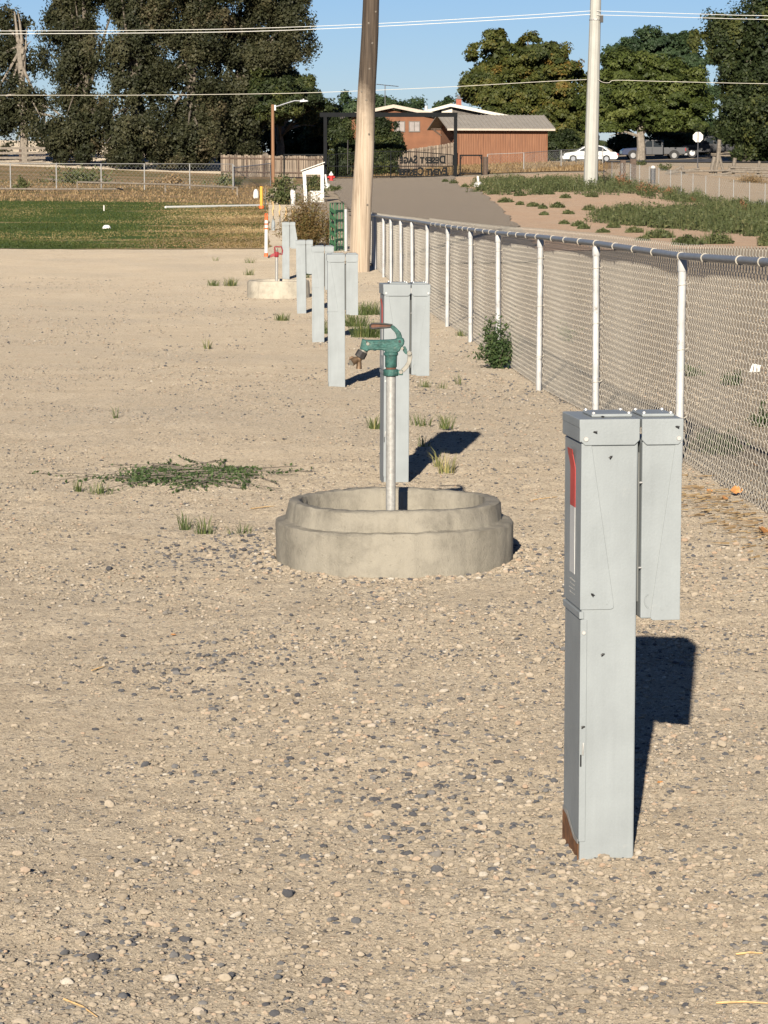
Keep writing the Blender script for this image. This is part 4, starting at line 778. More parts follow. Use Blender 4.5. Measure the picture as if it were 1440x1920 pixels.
# ------------------------------------------------------------ power pedestals
def screw(parent, x, y, z, r=.006, ax='y', m='screw'):
    d = Vector((0, -1, 0)) if ax == 'y' else (Vector((-1, 0, 0)) if ax == 'x' else Vector((0, 0, 1)))
    p = Vector((x, y, z)); MB().tube([p, p + d * .004], [r, r * .85], 10).build('screw', m, parent, smooth=True)
def capshape(x0, x1, z0, z1, c): return [(x0, z0 + c), (x0 + c, z0), (x1 - c, z0), (x1, z0 + c), (x1, z1), (x0, z1)]
def pedestal(label, detail=1, variant=0):
    t = thing('power_pedestal', label, 'power pedestal', group='power pedestals along the fence')
    MB().box(0, .1375, 0, .212, -.25, 1.03).build('column', 'ped', t, bevel=.004)
    MB().box(-.0025, .0145, -.0025, .2, .035, .592).build('lower_cover', 'ped', t, bevel=.0015)
    MB().box(-.006, .006, -.0045, .213, .594, .612).build('drip_lip', 'ped', t, bevel=.002)
    dr = MB().prism([(-.0038, .617), (.073, .617), (.079, .620), (.0805, .627), (.021, 1.026), (-.0038, 1.026)], -.0036, -.0002).build('door', 'ped', t, bevel=.0012)
    MB().box(-.0040, -.0002, -.0034, .210, .617, 1.026).build('door_front', 'ped', dr, bevel=.0012)
    cp = MB().prism(capshape(-.008, .1395, 1.022, 1.083, .012), -.0080, -.0003).box(-.010, .1402, -.0078, .220, 1.064, 1.086).box(-.0092, -.0003, -.0070, .219, 1.03, 1.07).build('cap', 'ped', t, bevel=.002)
    MB().box(.030, .132, .045, .165, 1.0862, 1.094).build('top_plate', 'ped', t, bevel=.003)
    tw = .07 if variant else 0
    if variant:
        MB().prism([(.147, .60), (.243 + tw, .60), (.243, 1.03), (.147, 1.03)], -.003, .19).build('meter_box', 'ped', t, bevel=.004)
    else: MB().box(.147, .243, -.003, .19, .592, 1.03).build('meter_box', 'ped', t, bevel=.004)
    MB().prism([(.178, .588), (.2455 + tw, .588), (.2455, 1.026), (.229, 1.026), (.172, .604), (.1725, .592)], -.0066, -.0031).build('meter_door', 'ped', t, bevel=.0012)
    MB().prism(capshape(.1445, .2475, 1.022, 1.083, .012), -.0105, -.0032).box(.1443, .2478, -.0103, .196, 1.064, 1.086).box(.2432, .2476, -.0095, .195, 1.03, 1.07).build('meter_cap', 'ped', t, bevel=.002)
    MB().box(.155, .236, .04, .16, 1.0862, 1.094).build('meter_top_plate', 'ped', t, bevel=.003)
    MB().box(.139, .1475, .03, .18, .63, 1.0).build('spacer', 'ped_seam', t)
    if detail:
        for x, y in ((.037, .055), (.125, .055), (.037, .155), (.125, .155), (.162, .05), (.229, .05), (.162, .15), (.229, .15)): screw(t, x, y, 1.0942, .0052, 'z')
        screw(t, .006, -.0081, 1.038, .0065); screw(t, .236, -.0106, 1.038, .0065); screw(t, .0055, -.0028, .56, .0055)
        for z in (.93, .72): MB().tube([(.1395, -.008, z), (.1465, -.008, z)], .0022, 6).build('bolt', 'screw', t)
        for x, z, r_ in ((.2, .617, .0045), (.212, .625, .003), (.066, .638, .002), (.062, .631, .002)):
            yy = -.0036 if x < .1 else -.0066; MB().tube([(x, yy, z), (x, yy - .0013, z)], r_, 10).build('rivet', 'ped', t)
        MB().tube([(.168 + .011 * math.cos(a), -.0045, .636 + .017 * math.sin(a)) for a in np.linspace(R(100), R(260), 9)], .0015, 5).build('knockout', 'ped', t)
        # red and white warning strip on the shaded face, its top curling away
        yc = .098; n = 14; V = MB()
        def strip(z0, z1, nn, curl): 
            L = []
            for i in range(nn + 1):
                z = z0 + (z1 - z0) * i / nn; x = -.0056 - (max(0, (z - .955)) ** 1.6 * .9 if curl else 0); y = yc + (max(0, z - .955) * .35 * math.sin((z - .955) * 60) if curl else 0); L.append((x, y, z))
            return L
        for (z0, z1, m_, cu, nm) in ((.862, 1.005, 'red', True, 'red_strip'), (.695, .8615, 'decal_white', False, 'white_strip')):
            L = strip(z0, z1, 12, cu); vs = []; wd = .031
            for (x, y, z) in L: vs += [(x, y - wd, z), (x, y + wd, z), (x + .0012, y - wd, z), (x + .0012, y + wd, z)]
            fs = []
            for i in range(len(L) - 1):
                a = 4 * i; fs += [(a, a + 1, a + 5, a + 4), (a + 2, a + 6, a + 7, a + 3), (a, a + 4, a + 6, a + 2), (a + 1, a + 3, a + 7, a + 5)]
            fs += [(0, 2, 3, 1), (len(vs) - 4, len(vs) - 3, len(vs) - 1, len(vs) - 2)]
            MB().add(vs, fs).build(nm, m_, t)
        lt = MB()                                  # worn print under the strip
        for r_ in range(4):
            y = yc - .036 + random.uniform(0, .012)
            while y < yc + .036: l = random.uniform(.005, .012); lt.box(-.0048, -.0042, y, y + l * .55, .676 - r_ * .011, .676 + random.uniform(.002, .005) - r_ * .011); y += l * random.choice((1, 1, 1.8))
        tag(lt.build('worn_print', 'galv', t), None, None, None, 'stuff')
        if detail > 1: MB().prism([(-.002, .03), (.05, .032), (.10, .052), (.14, .07), (.205, .075), (.205, -.02), (-.002, -.02)], -.0042, -.0026, 'yz').build('rusted_foot', 'rust', t)
        if detail > 1: MB().prism([(-.001, .030), (.05, .032), (.1, .052), (.145, .07), (.2, .075), (.2, .084), (.14, .082), (.1, .064), (.05, .043), (-.001, .042)], -.0052, -.0043, 'yz').build('torn_edge', 'galv', t)
        MB().tube([(.006, -.004, .255), (.006, -.006, .27), (.007, -.004, .285)], .0022, 6).build('pull_tab', 'screw', t, smooth=True)
        MB().box(-.0008, .003, -.0036, -.0026, .225, .255).build('latch_slot', 'fly', t)
    return t
PEDS = [(1086, 1604, 786, R(7), 'nearest and largest grey power pedestal with red and white strip'), (719.5, 906, 533, R(6), 'grey power pedestal right behind the green hydrant and its concrete ring'),
        (616, 725, 477, R(2), 'grey power pedestal left of the hydrant spout, third from the camera'), (585.5, 641, 462, R(1.5), 'grey power pedestal fourth from the camera, between two overlapping ones'),
        (557, 588, 451, R(1), 'grey power pedestal in front of the pale concrete ring, fifth from the camera'), (529.5, 524, 417, R(2), 'farthest grey power pedestal with flared side box beside the red hydrant')]
PEDS = [(px, py, hit(px, py).y, rz, lab, (ZP(pt, hit(px, py).y) - hit(px, py).z) / 1.086) for px, py, pt, rz, lab in PEDS]
proto = far = None
for i, (px, py, D, rz, lab, h) in enumerate(PEDS):
    if i < 2: t = pedestal(lab, 2 - i)
    elif i == 2: t = far = pedestal(lab, False)
    elif i < 5: t = copy_tree(far); t['label'] = lab
    else: t = pedestal(lab, False, 1)
    p = hit(px, py); t.location = p; t.scale = (h, h, h); t.rotation_euler = (R(random.uniform(-.4, .4)) if i else 0, R(random.uniform(-.5, .5)) if i else 0, rz)
    if i == 0: PED1 = t
bpy.context.view_layer.update()
def fly(x, y, z, label, rot, up='y'):
    p = PED1.matrix_world @ Vector((x, y, z)); f = thing('fly', label, 'fly', p, 0, 'flies on the nearest pedestal'); f.rotation_euler = (R(90) if up == 'y' else 0, 0 if up == 'y' else 0, 0)
    c, s = math.cos(rot), math.sin(rot); q = lambda a, bb, h: (a * c - bb * s, a * s + bb * c, h)
    MB().tube([q(-.0045, 0, .002), q(-.002, 0, .0025), q(.001, 0, .0025), q(.003, 0, .0022), q(.0046, 0, .002)], [.0008, .0018, .0019, .0014, .0006], 8).build('body', 'fly', f, smooth=True)
    for sd in (-1, 1): MB().add([q(.001, sd * .0005, .0044), q(-.006, sd * .0012, .004), q(-.0055, sd * .0038, .0036), q(-.001, sd * .0025, .0042), q(.001, sd * .0005, .0040), q(-.006, sd * .0012, .0036), q(-.0055, sd * .0038, .0032), q(-.001, sd * .0025, .0038)], [(0, 1, 2, 3), (7, 6, 5, 4), (0, 4, 5, 1), (1, 5, 6, 2), (2, 6, 7, 3), (3, 7, 4, 0)]).build('wing', 'fly', f)
    MB().box(-.003, .003, -.0025, .0025, 0, .0012).build('legs', 'fly', f)
fly(.028, -.0081, 1.055, 'fly on the left cap of the nearest pedestal', 3.1); fly(.070, -.0002, .993, 'fly just below the left cap of the nearest pedestal', .7)
fly(.231, -.0106, 1.066, 'fly on the right cap of the nearest pedestal', 2.9); fly(.026, -.0037, .655, 'fly low on the door of the nearest pedestal', 2.4)
fly(.055, -.0006, .505, 'fly on the column below the door of the nearest pedestal', .4); fly(.007, -.0026, .325, 'fly on the lower column edge of the nearest pedestal', .2)
fly(.055, .03, 1.0866, 'fly at the front of the top plate of the nearest pedestal', .5, 'z')

# ------------------------------------------------------------ concrete rings and hydrants
def wob(a, i): ch_ = -.007 * max(0, math.sin(a * 9 + 1.3) * math.sin(a * 23 + .4 * i) - .35); return (.004 * math.sin(a * 3 + i) + .002 * math.sin(a * 7 + 2 * i) + ch_ + .0012 * math.sin(a * 41 + i * 2.1), .003 * math.sin(a * 4 + 1) + ch_ * .6 + .001 * math.sin(a * 31 + i))
rc = P(738, 1010, 12.14); rx = rc.x; RC = Vector((rx, 12.14, tz(rx, 12.14)))
rg = thing('concrete_ring', 'grey stepped concrete well ring around the green hydrant', 'concrete ring', RC)
MB().lathe([(.40, -.12), (.522, -.12), (.524, .167), (.519, .176), (.512, .178), (.484, .179), (.479, .184), (.468, .248), (.463, .260), (.454, .267), (.424, .268), (.411, .264), (.404, .25)], 192, closed=True, wob=wob).build('ring_wall', 'concrete', rg, smooth=True)
MB().lathe([(0, .0), (.25, .012), (.41, .03)], 40).build('gravel_fill', 'ground', rg, smooth=True)
ch = MB()
p2 = P(522, 553, 41.9); RC2 = Vector((XP(522, 42.3), 42.3, ZP(545, 42.3)))
RC2.z = tz(RC2.x, 42.3)
r2 = thing('concrete_ring', 'pale stained concrete ring around the red hydrant', 'concrete ring', RC2)
MB().lathe([(.38, -.3), (.468, -.3), (.478, .02), (.474, .22), (.462, .255), (.44, .262), (.40, .258), (.385, .23)], 64, closed=True, wob=wob).build('ring_wall', 'concrete_pale', r2, smooth=True)
HB = Vector((XP(733, 12.1), 12.1, RC.z)); Z0 = P(733, 705, 12.1).z - HB.z; S = 12.1 / FPX / 9
hy = thing('green_hydrant', 'green iron yard hydrant on a galvanized pipe inside the grey ring', 'hydrant', HB)
def hp(cx, cy, y=0): return Vector(((cx - 860) * S, y, Z0 + (1325 - cy) * S))
MB().tube([(-.002, 0, -.1), (0, 0, Z0 + .004)], .0213, 20).build('standpipe', 'pipe_galv', hy, smooth=True)
MB().lathe([(.030, 0), (.0335, .003), (.0335, .027), (.030, .030)], 24, (0, 0, Z0)).box(.02, .052, -.012, .012, Z0 + .004, Z0 + .026).build('clamp', 'green_iron', hy, smooth=True, bevel=.002)
MB().lathe([(.0225, .030), (.0225, .038)], 20, (0, 0, Z0)).build('packing_ring', 'rust_iron', hy, smooth=True)
MB().lathe([(.024, .038), (.026, .042), (.0265, .088), (.031, .091), (.0315, .100), (.028, .105)], 24, (0, 0, Z0)).build('sleeve', 'green_iron', hy, smooth=True)
hd = MB().prism([(p.x, p.z) for p in [hp(*q) for q in ((372, 688), (420, 712), (600, 716), (820, 710), (925, 702), (960, 682), (1040, 674), (1075, 692), (1088, 735), (1078, 795), (1040, 830), (1005, 900), (960, 932), (770, 932), (758, 895), (700, 884), (490, 884), (455, 915), (332, 858), (350, 800))]], -.022, .022).build('spout_head', 'green_iron', hy, smooth=True, bevel=.008)
MB().tube([hp(i, 800 + 18 * math.sin(i * .06) + 10 * math.sin(i * .17), -.0225) for i in range(540, 800, 7)], .0013, 5).build('cast_lettering', 'green_iron', hd, smooth=True)
MB().tube([hp(540, 842, -.0222), hp(700, 838, -.0225), hp(800, 828, -.0222)], .0016, 5).tube([hp(560, 745, -.0222), hp(700, 742, -.0225), hp(840, 738, -.0222)], .0016, 5).build('cast_rib', 'green_iron', hd, smooth=True)
for cx, cy, r_ in ((470, 775, .007), (1005, 732, .006), (450, 740, .004)): MB().tube([hp(cx, cy, -.027), hp(cx, cy, -.015)], r_, 10).build('boss', 'zinc' if cx == 470 else 'dark_iron', hd, smooth=True)
lv = MB().prism([(p.x, p.z) for p in [hp(*q) for q in ((955, 690), (948, 640), (925, 585), (870, 530), (850, 505), (865, 470), (905, 470), (960, 520), (1025, 590), (1045, 650), (1045, 700))]], -.008, .008).build('lever', 'green_iron', hy, smooth=True, bevel=.003)
MB().tube([hp(*q) for q in ((880, 462), (760, 448), (600, 438), (535, 440), (505, 470), (512, 508), (545, 524), (640, 514), (780, 506), (870, 498))], .0042, 8, closed=True).build('handle_rim', 'dark_iron', lv, smooth=True)
MB().prism([(p.x, p.z) for p in [hp(*q) for q in ((870, 468), (600, 446), (530, 460), (518, 490), (540, 514), (860, 495))]], .001, .0035).build('handle_web', 'rust_iron', lv)
MB().tube([hp(405, 880), hp(352, 985)], .019, 14).build('spout_thread', 'zinc', hy, smooth=True)
MB().tube([hp(385, 905), hp(380, 915), hp(330, 1005), hp(326, 1012)], [.020, .0235, .0235, .020], 8).build('coupling_nut', 'dark_iron', hy)
vb = MB().tube([hp(350, 985), hp(300, 1075)], [.015, .013], 12).tube([hp(310, 1040), hp(245, 1060, -.008), hp(195, 1090, -.016)], [.013, .016, .017], 14).tube([hp(310, 1060), hp(322, 1110), hp(318, 1205)], [.012, .011, .0135], 12).build('hose_valve', 'brass', hy, smooth=True)
MB().tube([hp(197, 1089, -.0158), hp(190, 1092, -.019)], .013, 14).build('hose_opening', 'zinc', vb, smooth=True)
MB().prism([(p.x, p.z) for p in [hp(*q) for q in ((155, 1010), (200, 985), (245, 1000), (262, 1030), (160, 1050))]], -.006, .008).build('hose_lug', 'brass', vb, bevel=.002)
MB().prism([(p.x, p.z) for p in [hp(*q) for q in ((1130, 925), (1165, 885), (1215, 930), (1220, 1010), (1200, 1100), (1150, 1190), (1080, 1260), (1035, 1262), (1035, 1205), (1090, 1150), (1130, 1080), (1140, 1000))]], -.007, .004).build('link_arm', 'zinc', hy, smooth=True, bevel=.002)
MB().prism([(p.x, p.z) for p in [hp(*q) for q in ((1060, 830), (1100, 820), (1130, 880), (1135, 960), (1100, 950), (1060, 900))]], -.005, .006).build('pivot_ear', 'green_iron', hy, bevel=.002)
for cx, cy, r_ in ((1168, 940, .010), (1043, 855, .008), (1025, 1255, .009)): MB().tube([hp(cx, cy, -.018), hp(cx, cy, .014)], r_, 6).build('bolt', 'zinc', hy)
# red hydrant, handle raised in an open loop
b = Vector((XP(518.5, 42.3), 42.3, RC2.z)); rh = thing('red_hydrant', 'small red yard hydrant with open loop handle in the pale ring', 'hydrant', b); k = 42.3 / FPX
def rp(px, py, y=0): return Vector(((px - 518.5) * k, y, P(518.5, py, 42.3).z - b.z))
MB().tube([(0, 0, -.2), rp(519, 480)], .0215, 14).build('standpipe', 'pipe_galv', rh, smooth=True)
MB().lathe([(.03, 0), (.034, .01), (.034, .075), (.028, .08)], 16, (0, 0, rp(519, 482).z)).build('sleeve', 'hyd_red', rh, smooth=True)
MB().prism([(p.x, p.z) for p in [rp(*q) for q in ((506, 480), (510, 476), (516, 474), (523, 472), (523, 479), (512, 481), (508, 483))]], -.022, .022).build('spout_head', 'hyd_red', rh, bevel=.006)
MB().tube([rp(508, 479), rp(504, 482), rp(503, 483.5)], [.016, .016, .014], 10).build('hose_thread', 'dark_iron', rh)
MB().tube([rp(*q) for q in ((516, 475), (515, 463), (518, 462.5), (528, 463), (530, 470), (529, 477), (523, 476))], .011, 8).build('loop_handle', 'hyd_red', rh, smooth=True)
MB().lathe([(.016, -.02), (.02, 0), (.012, .03)], 10, tuple(rp(519.5, 468.5))).build('plunger_cap', 'zinc', rh, smooth=True)
MB().tube([rp(519.5, 476), rp(519.5, 468)], .008, 8).build('plunger_rod', 'zinc', rh)

# ------------------------------------------------------------ booth, posts, markers and other small things
D = 119; b = G(588, D); k = D / FPX; bt = thing('ticket_booth', 'small white wooden booth with slanted roof and open front', 'booth', b)
def bp(px, py): q = P(px, py, D); return (q.x - b.x, q.z - b.z)
dep = .85
MB().prism([bp(*q) for q in ((567, 320), (573, 320), (577, 388), (571, 388))], 0, .08).prism([bp(*q) for q in ((567, 320), (573, 320), (577, 388), (571, 388))], dep - .08, dep).build('leg', 'white', bt)
MB().prism([bp(*q) for q in ((601, 312), (607, 309), (607, 388), (601, 388))], 0, .08).prism([bp(*q) for q in ((601, 312), (607, 309), (607, 388), (601, 388))], dep - .08, dep).build('leg', 'white', bt)
MB().prism([bp(*q) for q in ((567, 320), (607, 309), (607, 327), (567, 327))], -.003, .06).build('header_board', 'white', bt)
MB().prism([bp(*q) for q in ((564, 321), (609, 305), (609, 303.3), (564, 319.5))], -.15, dep + .15).build('roof', 'white', bt)
cw = MB().prism([bp(*q) for q in ((583, 360), (601.5, 360), (601.5, 388), (583, 388))], .002, .05).build('counter_front', 'white', bt)
MB().prism([bp(*q) for q in ((581, 358), (602, 358), (602, 359.8), (581, 359.8))], -.05, .35).build('counter_top', 'white', cw)
for px in (585, 598): x = bp(px, 370)[0]; MB().box(x - .01, x + .01, -.006, .001, bp(px, 388)[1], bp(px, 360)[1]).build('batten', 'cream', cw)
x0 = bp(570, 0)[0]; MB().box(bp(575, 0)[0], bp(582.5, 0)[0], .3, .34, bp(0, 388)[1], bp(0, 360)[1]).build('inner_panel', 'grey_wood', bt)
MB().box(bp(607, 0)[0] - .03, bp(607, 0)[0] - .002, .081, dep - .081, bp(0, 388)[1], bp(0, 360)[1]).build('side_panel', 'white', bt)
def white_stake(px0, py0, px1, py1, D, label):
    b = hit(px1, py1 + 2) if D is None else G(px1, D); D = b.y; t = thing('white_riser', label, 'pipe', b); k = D / FPX
    top = P(px0, py0, D) - b; MB().tube([(0, 0, -.2), (0, 0, .1), top], .055, 8).build('pipe', 'white', t, smooth=True)
    MB().lathe([(.2, -.05), (.24, .05), (.2, .16), (.1, .24), (.04, .25)], 10, (0, 0, 0), wob=lambda a, i: (.04 * math.sin(a * 3), 0)).build('base_block', 'white', t, smooth=True)
white_stake(610, 327, 613, 346, 150, 'white pipe riser with lumpy base right of the booth'); white_stake(896, 330, 897, 352, 138, 'white pipe riser with lumpy base beside the road below the barn')
D = 176; b = G(621, D); fh = thing('fire_hydrant', 'red fire hydrant with white bonnet beside the gate', 'fire hydrant', b)
MB().lathe([(.17, -.1), (.17, .04), (.13, .05), (.13, .30), (.15, .31), (.15, .36)], 14).build('barrel', 'bright_red', fh, smooth=True); MB().lathe([(.15, .36), (.14, .42), (.08, .5), (.03, .56), (.03, .6)], 14).build('bonnet', 'white', fh, smooth=True)
for s in (-1, 1): MB().tube([(s * .1, 0, .24), (s * .23, 0, .24)], .06, 10).build('side_outlet', 'bright_red', fh, smooth=True)
for px, py0, py1, w_, m_, lab, D in [(542, 333, 372, 3, 'dark_wood', 'dark narrow wooden post left of the booth', 124), (547, 334, 378, 6, 'grey_wood', 'broad grey wooden post left of the booth', 122)]:
    b = G(px, D); k = D / FPX; tag(MB().box(-w_ * k / 2, w_ * k / 2, 0, w_ * k, -.4, ZP(py0, D) - b.z).build('old_post', m_, loc=b, bevel=.01), lab, 'post', 'old wooden posts by the booth')
b = G(549, 108); k = 108 / FPX; tag(MB().lathe([(.07, -.2), (.085, .2), (.10, .42), (.09, .56), (.05, .6)], 10, wob=lambda a, i: (.012 * math.sin(a * 3 + i), .02 * math.sin(a * 2))).build('pale_stump', 'white', loc=b, smooth=True), 'pale broken stump beside the old wooden posts', 'stump')
D = 57.5; b = hit(499, 481); D = b.y; k = D / FPX; om = thing('channelizer_post', 'orange and white striped flexible marker post by the lawn edge', 'marker post', b); hh = 80 * k
zc = 0
for (z0, z1, m_) in ((.0, .08, 'orange'), (.08, .60, 'white'), (.60, .635, 'orange'), (.635, .70, 'white'), (.70, .735, 'orange'), (.735, .80, 'white'), (.80, .84, 'orange')):
    MB().tube([(.01 * z0, 0, z0 * hh / .95 - (.05 if z0 == 0 else 0)), (.01 * z1, 0, z1 * hh / .95)], [.038 if z0 else .05, .036], 12).build('band', m_, om, smooth=True)
for s in (-1, 1): MB().tube([(.008 + s * .018, 0, .83 * hh / .95), (.008 + s * .022, 0, .93 * hh / .95), (.008 + s * .012, 0, hh)], .011, 8).build('top_loop', 'orange', om, smooth=True)
b = hit(490, 392); k = b.y / FPX; ym = thing('yellow_post', 'thin yellow post with orange foot at the lawn corner', 'post', b)
MB().tube([(0, 0, .1), (0, 0, 42 * k)], .055, 10).build('shaft', 'yellow', ym, smooth=True); MB().tube([(0, 0, -.1), (0, 0, .12)], .09, 10).build('foot', 'orange', ym, smooth=True)
b = hit(480, 372); tag(MB().lathe([(.1, -.05), (.13, .1), (.11, .3), (.05, .4), (.0, .42)], 10, wob=lambda a, i: (.015 * math.sin(2 * a), 0)).build('white_marker_stone', 'white', loc=b, smooth=True), 'small white upright marker left of the yellow post', 'marker')
for i, (px, y0, y1, lab) in enumerate([(498, 352, 396, 'thin dark stake just right of the yellow post'), (512.5, 378, 432, 'thin stake with cream ribbon right of the striped marker post'), (525, 384, 425, 'thin stake with cream ribbon second left of the brown bush'), (536.5, 389, 440, 'thin stake with cream ribbon at the left edge of the brown bush'), (549, 394, 445, 'thin stake with bright cream ribbon inside the brown bush')]):
    b = hit(px, y1); k = b.y / FPX; s = thing('garden_stake', lab, 'stake', b); h = (y1 - y0) * k
    MB().box(-.012, .012, -.012, .012, -.2, h * .85).build('stake', 'dark_iron', s)
    MB().tube([(0, -.02, h * .5), (-.02, -.03, h * .68), (.01, -.02, h * .8), (-.01, -.02, h)], [.012, .022, .02, .012], 6).build('ribbon', 'straw' if i else 'grey_wood', s, smooth=True)
b = hit(512.5, 432); tag(MB().lathe([(.05, -.05), (.05, .22), (.035, .25), (.03, .3), (0, .3)], 12).build('pipe_stub', 'ped', loc=b, smooth=True), 'short grey capped pipe stub on the dry lawn edge', 'pipe')
b = hit(200, 429); k = b.y / FPX; dm = thing('white_dome_marker', 'low white dome marker lying on the lawn', 'marker', b)
MB().prism([(-7.5 * k, -.03), (7.5 * k, -.03), (7.2 * k, 3 * k), (5 * k, 7 * k), (-4.5 * k, 7.2 * k), (-7.2 * k, 3 * k)], -.09, .09).build('dome', 'white', dm, smooth=True, bevel=.03); MB().box(-8 * k, 8 * k, -.11, .11, -.04, .015).build('rim', 'white', dm, bevel=.005)
b = hit(195, 396); tag(MB().tube([(0, 0, -.1), (0, 0, 11 * b.y / FPX)], .022, 8).build('lawn_stake', 'white', loc=b), 'tiny white stake standing on the lawn', 'stake')
# folded green gate panels beside a white post
b = hit(632, 471); D = b.y; k = D / FPX; gg = thing('green_gate', 'stack of green tube gate panels tied by the utility pole', 'gate', b)
def gp(px, py, dy=0): q = P(px, py, D); return Vector((q.x - b.x, dy, q.z - b.z))
for j, (x0, x1, dy) in enumerate(((628, 643, 0.0), (619, 631, .25))):
    fr = MB().tube([gp(x0, 472, dy), gp(x0, 381, dy), gp(x1, 381, dy + .5), gp(x1, 472, dy + .5)], .017, 8).build('panel_frame', 'gate_green', gg, smooth=True)
    for i, py in enumerate((396, 414, 432, 450, 464)): MB().beam(gp(x0, py + j * 4, dy), gp(x1, py + j * 4, dy + .5), .02, .055).build('slat', 'gate_green', fr)
    for f in (.33, .66): MB().tube([gp(x0 + (x1 - x0) * f, 472, dy + .5 * f), gp(x0 + (x1 - x0) * f, 381, dy + .5 * f)], .012, 6).build('bar', 'gate_green', fr)
for py in (392, 405, 420, 436, 452): MB().beam(gp(619, py, .15), gp(629, py + 7, -.02), .03, .06).build('latch_plate', 'gate_green', gg)
b = hit(648.5, 471); tag(MB().tube([(0, 0, -.2), (0, 0, 78 * b.y / FPX)], .034, 12).build('end_post', 'white_post', loc=b, smooth=True), 'white fence end post between the green gate and utility pole', 'post')
b = hit(614, 462); tag(MB().box(-.035, .035, 0, .06, -.2, .72 * 72 * b.y / FPX).build('wood_stake', 'dark_wood', loc=b, bevel=.006), 'brown wooden stake beside the green gate', 'stake')

# ------------------------------------------------------------ plants
def bush(label, px, py, w_, h_, m, n, leaf, name='bush', asp=.4, spread=1.0, stems=True, cat='bush', group=None, stick=0, D=None, ts=.2):
    b = hit(px, py) if D is None else G(px, D); k = b.y / FPX; W_, H_ = w_ * k / 2, h_ * k; t = thing(name, label, cat, b, 0, group)
    nst = max(8, int(n / 40)); C = []; Nn = []; T = []; mb = MB()
    for s in range(nst):
        a = random.uniform(0, 6.283); rr = math.sqrt(random.random()); tip = np.array([math.cos(a) * rr * W_, math.sin(a) * rr * W_ * .8, H_ * (1 - .75 * rr ** 2) * random.uniform(.55, 1.05)]); m_ = n // nst
        u = RNG.random(m_) ** .7; q = tip[None] * u[:, None]; q[:, :2] *= (u[:, None] ** .5) * spread; q += RNG.normal(size=(m_, 3)) * W_ * .10; q[:, 2] = np.abs(q[:, 2]); C.append(q); Nn.append(RNG.normal(size=(m_, 3)) + tip / (np.linalg.norm(tip) + 1e-6) * .6); T.append(np.clip(.5 + RNG.normal() * ts + RNG.normal(size=m_) * .2, 0, 1))
        if s < 14: mb.tube([(0, 0, -.03), tuple(tip * np.array([.45, .45, .5])), tuple(tip)], [max(.004, W_ * .02), max(.003, W_ * .012), .0015], 5)
    V, F, tt = leafcards(np.concatenate(C), np.concatenate(Nn), leaf * RNG.uniform(.5, 1.4, sum(map(len, C))), np.concatenate(T), asp); npmesh('foliage', V, F, m, t, tt); mb.build('stems', 'grey_wood', t); return t
bush('dark green leafy bush growing against the chain-link fence', 932, 692, 92, 108, 'lf_creep', 3600, .035, asp=.45)
bush('tall thin weed stalks rising above the fence bush', 955, 668, 60, 115, 'lf_weed', 500, .03, name='weed', cat='weed')
bush('wide brown-green dry bush behind the farthest pedestal', 577, 462, 92, 112, 'lf_brown', 17000, .055, asp=.3, D=63, spread=1.45)
bush('dusty green bush around the foot of the lamp post', 532, 388, 70, 58, 'lf_weed', 2200, .14, D=112)
bush('green bush seen through the open booth', 590, 372, 60, 58, 'lf_weed', 1800, .14, D=128)
bush('green weeds right of the booth', 628, 352, 34, 14, 'lf_weed', 500, .12, D=140)
bush('round grey-green shrub in front of the lawn fence', 41, 356, 34, 32, 'lf_weed', 900, .14, D=132)
bush('green scrub behind the lawn fence below the elms', 150, 330, 190, 26, 'lf_weed', 1500, .2, D=150, cat='scrub', name='scrub')
bush('yellow dry grass clump behind the lawn fence', 318, 338, 90, 22, 'lf_straw', 900, .2, D=146, cat='grass clump', name='dry_grass')
bush('green scrub behind the right part of the lawn fence', 420, 335, 90, 22, 'lf_weed', 900, .2, D=150, cat='scrub', name='scrub')
bush('olive weed clump in front of the parked pickup', 1248, 322, 30, 22, 'lf_weed', 500, .14, D=185)
bush('green weed clump under the pickup hood', 1200, 310, 34, 14, 'lf_weed', 400, .14, D=200)
bush('straw heap lying in the corral at the right edge', 1410, 352, 90, 15, 'lf_straw', 1500, .2, D=160, cat='straw heap', name='straw_heap', asp=.15)
for px, py, w_, h_, n, lab in ((1345, 850, 150, 46, 1100, 'dark weeds behind the fence right of the nearest pedestal'), (1296, 705, 60, 24, 350, 'small dark weed behind the fence near the leaning post'), (1378, 722, 70, 30, 450, 'green weed behind the fence at right edge'), (1425, 800, 60, 50, 450, 'dark weed behind the fence at the frame edge'), (1065, 640, 60, 60, 350, 'faint weed behind the fence in its middle')):
    bush(lab, px, py, w_, h_, 'lf_creep', n, .03, name='weed', cat='weed', group='weeds behind the fence')
b = hit(1415, 700); tag(MB().add([(-.05, 0, .01), (.05, .01, .015), (.06, 0, .075), (-.02, .01, .09), (-.05, .012, .01), (.05, .022, .015), (.06, .012, .075), (-.02, .022, .09)], [(0, 1, 2, 3), (7, 6, 5, 4), (0, 4, 5, 1), (1, 5, 6, 2), (2, 6, 7, 3), (3, 7, 4, 0)]).build('paper_scrap', 'white', loc=b), 'white paper scrap behind the fence at the right edge', 'litter')
for i, (px, py, w_, h_, lab) in enumerate([(1168, 385, 34, 42, 'orange-brown dry weed left of the biggest one on the bank'), (1212, 378, 48, 34, 'biggest orange-brown dry weed on the bank'), (1252, 382, 34, 26, 'orange-brown dry weed right of the biggest one'), (1298, 384, 16, 14, 'tiny orange-brown dry weed among green weeds'), (1392, 408, 24, 26, 'orange-brown dry weed at the far right of the bank')]):
    bush(lab, px, py, w_, h_, 'lf_orange', 700, .10, name='dry_weed', cat='weed', group='dry orange weeds on the bank', asp=.35, D=[117, 112, 110, 108, 98][i])
